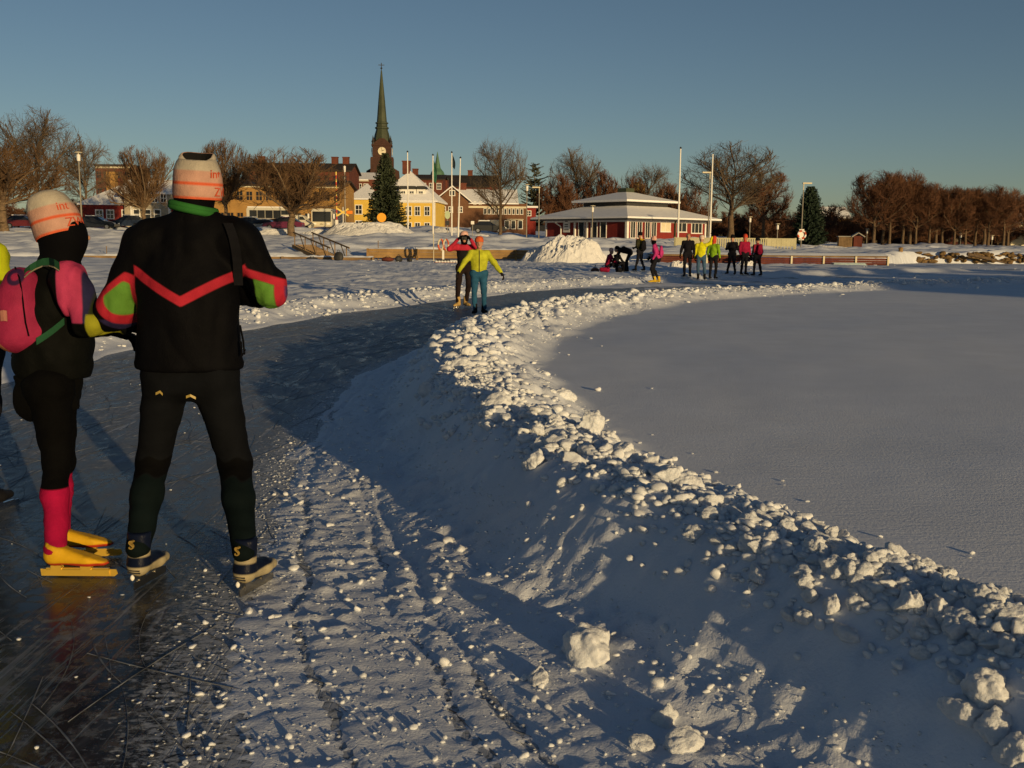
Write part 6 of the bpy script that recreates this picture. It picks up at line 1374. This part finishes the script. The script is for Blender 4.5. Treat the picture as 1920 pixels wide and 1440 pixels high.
# ------------------------------------------------------------------ the skater with the pink rucksack, turned to the right
def near_woman():
    Yc = 4.98; hN = G(100, 1084, 0.0); o = np.array([hN[0], hN[1] + .02, 0.0])
    t = thing('person', 'skater in pink, navy and yellow sleeved jacket with red socks', 'person', o)
    q = lambda px, py, Y=Yc: P(px, py, Y) - o
    pv, ch, nk, hd = q(98, 690), q(98, 560), q(112, 482), q(118, 438, Yc + .02)
    f = np.array([.93, .36, 0]); sdv = np.array([.36, -.93, 0])
    shN, elN, wrN = q(128, 520, Yc - .16), q(168, 602, Yc - .20), q(236, 612, Yc - .02); shF, elF, wrF = q(104, 520, Yc + .17), q(140, 610, Yc + .24), q(200, 620, Yc + .28)
    hiN, hiF = q(92, 725, Yc - .08), q(104, 725, Yc + .10); knN, knF = q(108, 860, Yc - .10), q(114, 862, Yc + .14); anN, anF = q(104, 1040, o[1]), q(113, 1005, o[1] + .27); anN[2] = .125; anF[2] = .125
    body = [ell(hd, (.09, .085, .112)), cap(nk, hd - [0, 0, .05], .056), cap(hd + f * .04 - [0, 0, .06], hd + f * .055 - [0, 0, .085], .052, .034), cap(hd + f * .09, hd + f * .108 - [0, 0, .02], .012, .017), cap(pv, ch, .12, .13, (f, 1.2)), cap(shN, shF, .055), cap(shN, elN, .045, .038), cap(elN, wrN, .036, .028), cap(shF, elF, .045, .038), cap(elF, wrF, .036, .028), cap(hiN, knN, .075, .05), cap(knN, anN, .048, .036), cap(hiF, knF, .075, .05), cap(knF, anF, .048, .036)]
    link('body', sdf_mesh('body', body, .014, M_SKIN, .02)[0], t)
    jp = [cap(q(100, 668), q(98, 575), .195, .170, (sdv, 1.15)), cap(q(96, 575), q(108, 505), .168, .10, (sdv, .95)), cap(shN, shF, .078), cap((shN + shF) / 2, nk + [0, 0, .02], .10, .075), cap(shN, elN, .090, .078), cap(elN, wrN, .074, .046), cap(shF, elF, .085, .075), cap(elF, wrF, .07, .045)]
    hem = q(98, 708)[2]
    me, V = sdf_mesh('jacket', jp, .0115, None, .04, cuts=[((0, 0, hem), (0, 0, -1))], disp=lambda g: wrinkle(.012, 5.5, 14, (1.2, 1, .8))(g) + wrinkle(.012, 9.0, 25, (1.5, 1, .55))(g) * np.clip(-field(g, [cap(shN, elN, .16), cap(elN, wrN, .14)], .05) / .08, 0, 1))
    q0 = q; q = lambda px, py, Y=Yc - .26: P(px, py, Y) - o
    arm = .125 - np.minimum(prim_d(V, cap(shN, elN, 0)), prim_d(V, cap(elN, wrN, 0))); x, z = V[:, 0], V[:, 2]
    a0 = q(108, 505); d1 = q(150, 600) - a0; nrm = np.array([d1[2], -d1[0]]); nrm /= np.linalg.norm(nrm); u = (x - a0[0]) * nrm[0] + (z - a0[2]) * nrm[1]
    if ((q(170, 520) - a0)[0] * nrm[0] + (q(170, 520) - a0)[2] * nrm[1]) < 0: u = -u
    near = (Yc - o[1] + .02) - V[:, 1]
    a1 = np.minimum(arm, np.minimum(near + .05, np.minimum(x - q(104, 560)[0], q(150, 606)[2] * 0 + z - q(130, 606)[2])))
    pink = np.minimum(a1, q(150, 560)[0] - x + (z - q(150, 560)[2]) * -.12); navy = a1; yel = np.minimum(np.minimum(arm, x - q(162, 600)[0]), np.minimum(q(196, 610)[0] - x, q(170, 590)[2] - z)); oliv = np.minimum(np.minimum(arm, x - q(163, 560)[0]), np.minimum(q(196, 600)[0] - x, z - q(170, 592)[2]))
    attr(me, 'navy', np.minimum(navy, q(175, 600)[0] - x)); attr(me, 'pink', pink); attr(me, 'oliv', oliv); attr(me, 'yel', yel)
    me.materials.clear(); me.materials.append(cloth('black_jacket_colour_sleeves', (.0026, .003, .0028), [('navy', (.018, .018, .055)), ('pink', (.34, .035, .095)), ('oliv', (.022, .028, .010)), ('yel', (.22, .22, .016))], rough=.7, bump=.25)); link('jacket', me, t)
    q = q0
    sk = [cap(q(92, 700), q(90, 748), .165, .150, (sdv, 1.1))]
    link('shorts', sdf_mesh('shorts', sk, .014, cloth('black_shorts', (.003, .003, .003)), .03, cuts=[((0, 0, q(90, 768)[2]), (.25, 0, -1)), ((0, 0, q(90, 700)[2]), (0, 0, 1))], disp=wrinkle(.014, 6, 8))[0], t)
    tp = [cap(hiN, knN, .108, .072), cap(hiF, knF, .108, .072), cap(knN, knN * .6 + anN * .4 - f * .012, .066, .063), cap(knN * .6 + anN * .4, anN, .062, .052), cap(knF, knF * .6 + anF * .4 - f * .012, .066, .062), cap(knF * .6 + anF * .4, anF, .060, .050), cap(hiN, hiF, .12)]
    me, V = sdf_mesh('tights', tp, .0115, None, .03, disp=wrinkle(.005, 9, 6, (.8, .8, 1.8))); attr(me, 'sock', q(105, 896)[2] - V[:, 2])
    me.materials.clear(); me.materials.append(cloth('black_tights_red_socks', (.0018, .0018, .002), [('sock', (.30, .006, .045))], bump=.3)); link('tights', me, t)
    mb = cloth('yellow_red_boot', (.50, .29, .014), [('band2', (.34, .03, .015))], rough=.5); ml = mat('yellow_blade', (.72, .47, .07), .22, .05, 5, metal=.5)
    bo = boot(t, (anN[0] + .055, anN[1], .006), R(-90), mb, ml, 1.0, .37, 'w1', top=.140)
    MB().bar((0, -.115, .020), (0, .20, .020), .014, .028).build('blade_holder', ml, bo)
    b2 = boot(t, (anF[0] + .055, anF[1] + .01, .006), R(-80), mb, ml, 1.0, .37, 'w1', top=.140)
    place_hand(t, wrN, elN, -1, M_BLK); place_hand(t, wrF, elF, 1, M_BLK)
    link('hood', sdf_mesh('hood', [ell(hd - [0, 0, .015], (.115, .108, .128)), cap(nk - [0, 0, .02], hd - [0, 0, .03], .092, .095)], .012, M_BLK, .03)[0], t)
    hz = q(112, 446); hm = _MC['knit_hat']; H = .205
    ho = link('hat', hat_mesh('hat', .113, H, hm, False, slouch=-.03), t, (q(111, 445)[0], hd[1], q(111, 445)[2] + .005)); ho.rotation_euler = (R(-4), R(-17), R(0))
    wrap_text('int', ho, .116, R(34), H * .50, .056, hm); wrap_text('ZWI', ho, .119, R(44), H * .09, .062, hm)
    # pink rucksack on the back: a thing of its own
    bk = thing('backpack', 'pink and orange rucksack with green straps on the skater beside the tall one', 'backpack', tuple(o)); c = q(44, 578, Yc - .10)
    mp = cloth('pink_rucksack', (.24, .018, .060), [('orange', (.36, .14, .07)), ('ring', (.03, .012, .045))], rough=.6, bump=.3)
    me, V = sdf_mesh('sack', [cap(c + [.01, 0, -.10], c + [0, 0, .12], .115, .085), cap(c + [-.03, -.04, -.12], c + [-.02, -.03, .06], .095, .08), cap(c + [.05, .02, -.13], c + [.02, .02, -.10], .085, .08)], .011, None, .03, disp=wrinkle(.008, 7, 9, (1, 1, .6)))
    attr(me, 'orange', (q(20, 625)[2] - V[:, 2]) * .8 - (V[:, 0] - q(30, 625)[0])); rc = q(20, 520, Yc - .22); rd = np.sqrt((V[:, 0] - rc[0]) ** 2 + (V[:, 2] - rc[2]) ** 2); attr(me, 'ring', np.minimum(np.minimum(rd - .018, .040 - rd), .1))
    me.materials.clear(); me.materials.append(mp); link('sack', me, bk)
    bp_ = [cap(c + [.01, 0, -.10], c + [0, 0, .12], .115, .085), cap(c + [-.03, -.04, -.12], c + [-.02, -.03, .06], .095, .08), cap(c + [.05, .02, -.13], c + [.02, .02, -.10], .085, .08)]
    def ribbon(name, pr, kk, pts, w_, m, dz=True, lift=.006):
        pt = [drape(pr, kk, o, a_, b_, lift) for a_, b_ in pts]; b = MB(); e = np.array([0, 0, w_ / 2]) if dz else np.array([w_ / 2, 0, 0])
        for i in range(len(pt) - 1): b.prism([pt[i] - e, pt[i] + e, pt[i + 1] + e, pt[i + 1] - e], (0, -.005, 0))
        return b.build(name, m, bk)
    ribbon('label_patch', bp_, .03, [(4, 592), (10, 591), (16, 592)], .05, cloth('salmon_patch', (.36, .15, .12)), True, .012)
    ms = cloth('green_strap', (.014, .06, .03)); both = bp_ + jp
    top = [(48, 512), (58, 503), (70, 496), (82, 491), (94, 490), (104, 493), (113, 499)]; low = [(70, 640), (80, 634), (92, 626), (104, 617), (114, 609), (122, 602)]
    ribbon('strap', both, .04, top, .034, ms); ribbon('strap', both, .04, low, .034, ms)
    ribbon('strap_edge', both, .04, [(x_, y_ + 8) for x_, y_ in top], .006, cloth('pale_edge', (.20, .18, .13)), True, .010)
    ribbon('zipper', bp_, .03, [(30, 500), (38, 520), (43, 545), (46, 575), (50, 605), (56, 630)], .006, M_BLK, False, .008)
near_woman()

# ------------------------------------------------------------------ the third skater, mostly past the left edge
def grp(name, col, **k): return cloth(name, col, **k)
bs = np.array([P(-62, 600, 5.7)[0], 5.7, 0]); person('skater in lime green jacket standing left of the pink rucksack', (bs[0], bs[1], 0), R(-8), grp('lime_jacket', (.36, .40, .012)), grp('dark_trousers', (.012, .012, .016)), grp('orange_hat', (.50, .10, .035)), 1.04, vox=.016, J=dict(elR=(.27, -.04, 1.20), wrR=(.24, .10, 1.02), knR=(.06, .03, .56), anR=(.03, -.02, .17)))

# ------------------------------------------------------------------ the pair skating towards the camera
def facing(px, py): b = G(px, py, 0); return (b[0], b[1], 0.004)
zip_ = lambda V: np.minimum(.012 - np.abs(V[:, 0]), V[:, 1] - .05)
wm = facing(898, 592)
person('skater in lime jacket and blue trousers with both arms spread wide', wm, math.pi + .05, grp('lime_zip_jacket', (.40, .42, .03), layers=[('zip', (.02, .02, .02))]), grp('blue_trousers', (.022, .085, .16)), grp('orange_hat', (.50, .10, .035)), .925, vox=.02, hat_h=.13,
       J=dict(elR=(.33, .05, 1.25), wrR=(.47, .16, 1.02), elL=(-.34, .03, 1.23), wrL=(-.50, .10, 1.01), anR=(.10, .02, .17), anL=(-.13, -.04, .17)), jlayers=[('zip', zip_)], bulk=1.12, gloves=grp('dark_gloves', (.015, .012, .012)), foot_yaw=(.5, -.25))
mn = facing(870, 578)
person('skater in red and black jacket holding hands up to his face', mn, math.pi + .1, grp('red_black_jacket', (.012, .012, .012), layers=[('yoke', (.40, .025, .05))]), grp('brown_black_trousers', (.018, .012, .012)), grp('pale_pink_hat', (.60, .36, .30)), 1.0, vox=.02, hat_h=.12,
       J=dict(elR=(.36, .12, 1.40), wrR=(.16, .20, 1.62), elL=(-.34, .12, 1.36), wrL=(-.14, .20, 1.62), anR=(.16, .10, .17), knR=(.14, .10, .56), anL=(-.06, -.1, .17)), jlayers=[('yoke', lambda V: np.maximum(V[:, 2] - 1.37, np.abs(V[:, 0]) - .20))], bootm=cloth('tan_boot', (.42, .28, .10), rough=.5), hood=M_BLK, foot_yaw=(.4, -.5))
b = np.array(mn); ct = thing('camera', 'small dark camera held up by the skater in red and black', 'camera', (b[0] + .02, b[1] - .29, b[2] + 1.62), 0); MB().box((0, 0, .03), (.11, .05, .07)).build('camera_body', M_DARK, ct); MB().prism([(.025 * math.cos(a), -.025, .03 + .025 * math.sin(a)) for a in np.linspace(0, 6.28, 13)[:-1]], (0, -.03, 0)).build('lens', M_GLASS, ct)

# ------------------------------------------------------------------ the group by the pier
gg = 'skaters resting by the pier'
dk = grp('dark_trousers', (.012, .012, .016)); blk = grp('black_jacket', (.010, .010, .013)); crm = grp('crimson_jacket', (.26, .012, .045)); org = grp('red_orange_hat', (.50, .06, .03)); wht = grp('white_band_hat', (.60, .50, .42), layers=[('hat_band', (.45, .04, .04))]); ylb = cloth('yellow_boot', (.62, .40, .03), rough=.5)
def gp(px, py, h=0.0):
    b = G(px, py, h); return (b[0], b[1], max(float(snow_h(np.array(b[0]), np.array(b[1]))), 0.0) + .005)
stand = dict(knR=(.12, .06, .56), knL=(-.10, .0, .56))
b = gp(1199, 519); person('skater in yellow and black jacket with black cap and rucksack', b, R(35), grp('yellow_black_jacket', (.03, .03, .015), layers=[('yoke', (.45, .30, .03))]), dk, grp('black_hat', (.008, .008, .01)), .99, jlayers=[('yoke', lambda V: np.minimum(V[:, 0] + .06, V[:, 2] - .9))], group=gg, J=dict(anR=(.16, -.12, .17), anL=(-.14, .14, .17), wrR=(.2, .22, 1.1), wrL=(-.2, .2, 1.1)))
pack('black rucksack on the skater in yellow and black', b, R(35), blk, (0.0, -.24, 1.24), (.30, .18, .48))
b = gp(1228, 533); person('skater in magenta jacket with knees bent and yellow boots', b, R(75), grp('magenta_jacket', (.40, .035, .16)), dk, grp('pale_pink_hat', (.60, .36, .30)), 1.0, group=gg, bootm=ylb, hood=M_BLK, J=dict(pelvis=(0, -.10, .98), chest=(0, .02, 1.28), neck=(0, .06, 1.47), head=(0, .10, 1.63), knR=(.11, .10, .56), knL=(-.10, .14, .56), shR=(.185, .04, 1.42), shL=(-.185, .04, 1.42), wrR=(.2, .2, 1.0), anR=(.12, -.12, .17), anL=(-.12, .02, .17)))
pack('pink rucksack on the skater in magenta with yellow boots', b, R(75), grp('magenta_jacket', (.40, .035, .16)), (0.0, -.20, 1.25), (.30, .16, .42))
b = gp(1288, 527); person('bare-headed skater in black jacket facing the others', b, R(170), blk, dk, None, 1.02, group=gg, J=dict(stand, wrR=(.3, .08, .95)), extra=lambda t, D, s: link('hair', sdf_mesh('hair', [ell(D['head'] + [0, -.012, .03], np.array([.085, .10, .10]))], .02, mat('fair_hair', (.30, .20, .10), .7), .02, cuts=[(D['head'] + [0, .05, 0], (0, 1, -.6))])[0], t))
pack('dark rucksack hanging at the side of the bare-headed skater', b, R(170), blk, (0.0, -.23, 1.2), (.30, .18, .45))
b = gp(1313, 527); person('skater in bright yellow jacket and blue trousers raising one arm', b, R(-12), grp('bright_yellow_jacket', (.60, .58, .014)), grp('steel_blue_trousers', (.05, .10, .17)), wht, 1.02, group=gg, bulk=1.1, J=dict(elR=(.36, .02, 1.52), wrR=(.40, .10, 1.76), knR=(.14, .02, .56), anR=(.17, -.05, .17), anL=(-.10, .0, .17)))
b = gp(1336, 526); person('skater in lime green jacket with red-orange hat beside the raised arm', b, R(-30), grp('green_jacket', (.20, .36, .02)), dk, org, 1.0, group=gg, J=stand, bulk=1.05, hood=org)
b = gp(1371, 523); person('skater all in black standing apart with arms folded', b, R(150), blk, dk, grp('black_hat', (.008, .008, .01)), .97, group=gg, J=dict(elR=(.28, .02, 1.2), wrR=(.0, .24, 1.22), elL=(-.28, .02, 1.2), wrL=(.05, .22, 1.18), anR=(.2, 0, .17), anL=(-.17, 0, .17)))
b = gp(1394, 522); person('stout skater in crimson jacket with red-orange hat and bare legs pose', b, R(200), crm, dk, org, 1.02, group=gg, bulk=1.15, hood=org, J=stand)['label'] = 'stout skater in crimson jacket and red-orange hat seen from the front'
b = gp(1418, 521); person('skater in black and crimson vest with dark cap, legs apart', b, R(20), grp('crimson_vest', (.015, .012, .014), layers=[('vest', (.22, .015, .04))]), dk, grp('black_hat', (.008, .008, .01)), .98, group=gg, jlayers=[('vest', lambda V: np.minimum(.24 - np.abs(V[:, 0]), V[:, 2] - 1.12))], J=dict(anR=(.24, -.02, .17), knR=(.17, .02, .56), anL=(-.15, 0, .17)))
pack('crimson rucksack on the skater with legs apart', b, R(20), crm, (0.0, -.22, 1.26), (.28, .16, .42))
b = gp(1172, 517); person('skater in black bending far forward over the sitting friend', b, R(80), blk, dk, grp('black_hat', (.008, .008, .01)), .98, group=gg, J=dict(pelvis=(0, -.22, .98), chest=(0, .10, 1.10), neck=(0, .32, 1.14), head=(0, .44, 1.10), shR=(.185, .27, 1.10), shL=(-.185, .27, 1.10), elR=(.22, .36, .84), wrR=(.16, .50, .66), elL=(-.22, .36, .84), wrL=(-.16, .50, .66), hipR=(.095, -.22, .95), hipL=(-.095, -.22, .95), knR=(.11, -.06, .56), knL=(-.11, -.06, .56), anR=(.13, -.10, .17), anL=(-.13, -.02, .17)))
sit = dict(pelvis=(0, -.05, .42), chest=(0, .04, .70), neck=(0, .10, .90), head=(0, .15, 1.06), shR=(.185, .08, .84), shL=(-.185, .08, .84), elR=(.25, .20, .62), wrR=(.14, .42, .52), elL=(-.25, .20, .62), wrL=(-.14, .42, .52), hipR=(.095, .0, .38), hipL=(-.095, .0, .38), knR=(.13, .40, .52), knL=(-.13, .40, .50), anR=(.14, .42, .17), anL=(-.14, .55, .17))
b = gp(1140, 516); person('skater in crimson jacket sitting low and leaning forward', b, R(-75), crm, dk, grp('pale_pink_hat', (.60, .36, .30)), 1.0, group=gg, J=sit)
b = gp(1154, 515); person('skater in black sitting half hidden beside the crimson sitter', b, R(-60), blk, dk, grp('grey_hat', (.10, .09, .09)), .98, group=gg, J=sit)
def sack_on_snow(label, px, py, m, w_, h_, sd):
    b = gp(px, py); t = thing('bag', label, 'bag', b, sd, 'bags beside the sitting skaters'); link('bag_body', sdf_mesh('bag_body', [cap((-w_ * .25, 0, h_ * .42), (w_ * .25, 0, h_ * .45), h_ * .45, h_ * .38)], .025, m, .03, disp=wrinkle(.02, 5, sd))[0], t); MB().tube([(-w_ * .2, 0, h_ * .8), (0, -.04, h_ * 1.15), (w_ * .2, 0, h_ * .8)], .015, 5).build('strap', M_BLK, t)
sack_on_snow('brown bag on the snow beside the sitting skaters', 1115, 518, mat('brown_bag', (.10, .045, .03), .8), .55, .36, 2); sack_on_snow('dark red bag on the snow in front of the sitting skaters', 1133, 519, crm, .55, .30, 3); sack_on_snow('black bag on the snow under the bending skater', 1160, 519, blk, .5, .28, 4)
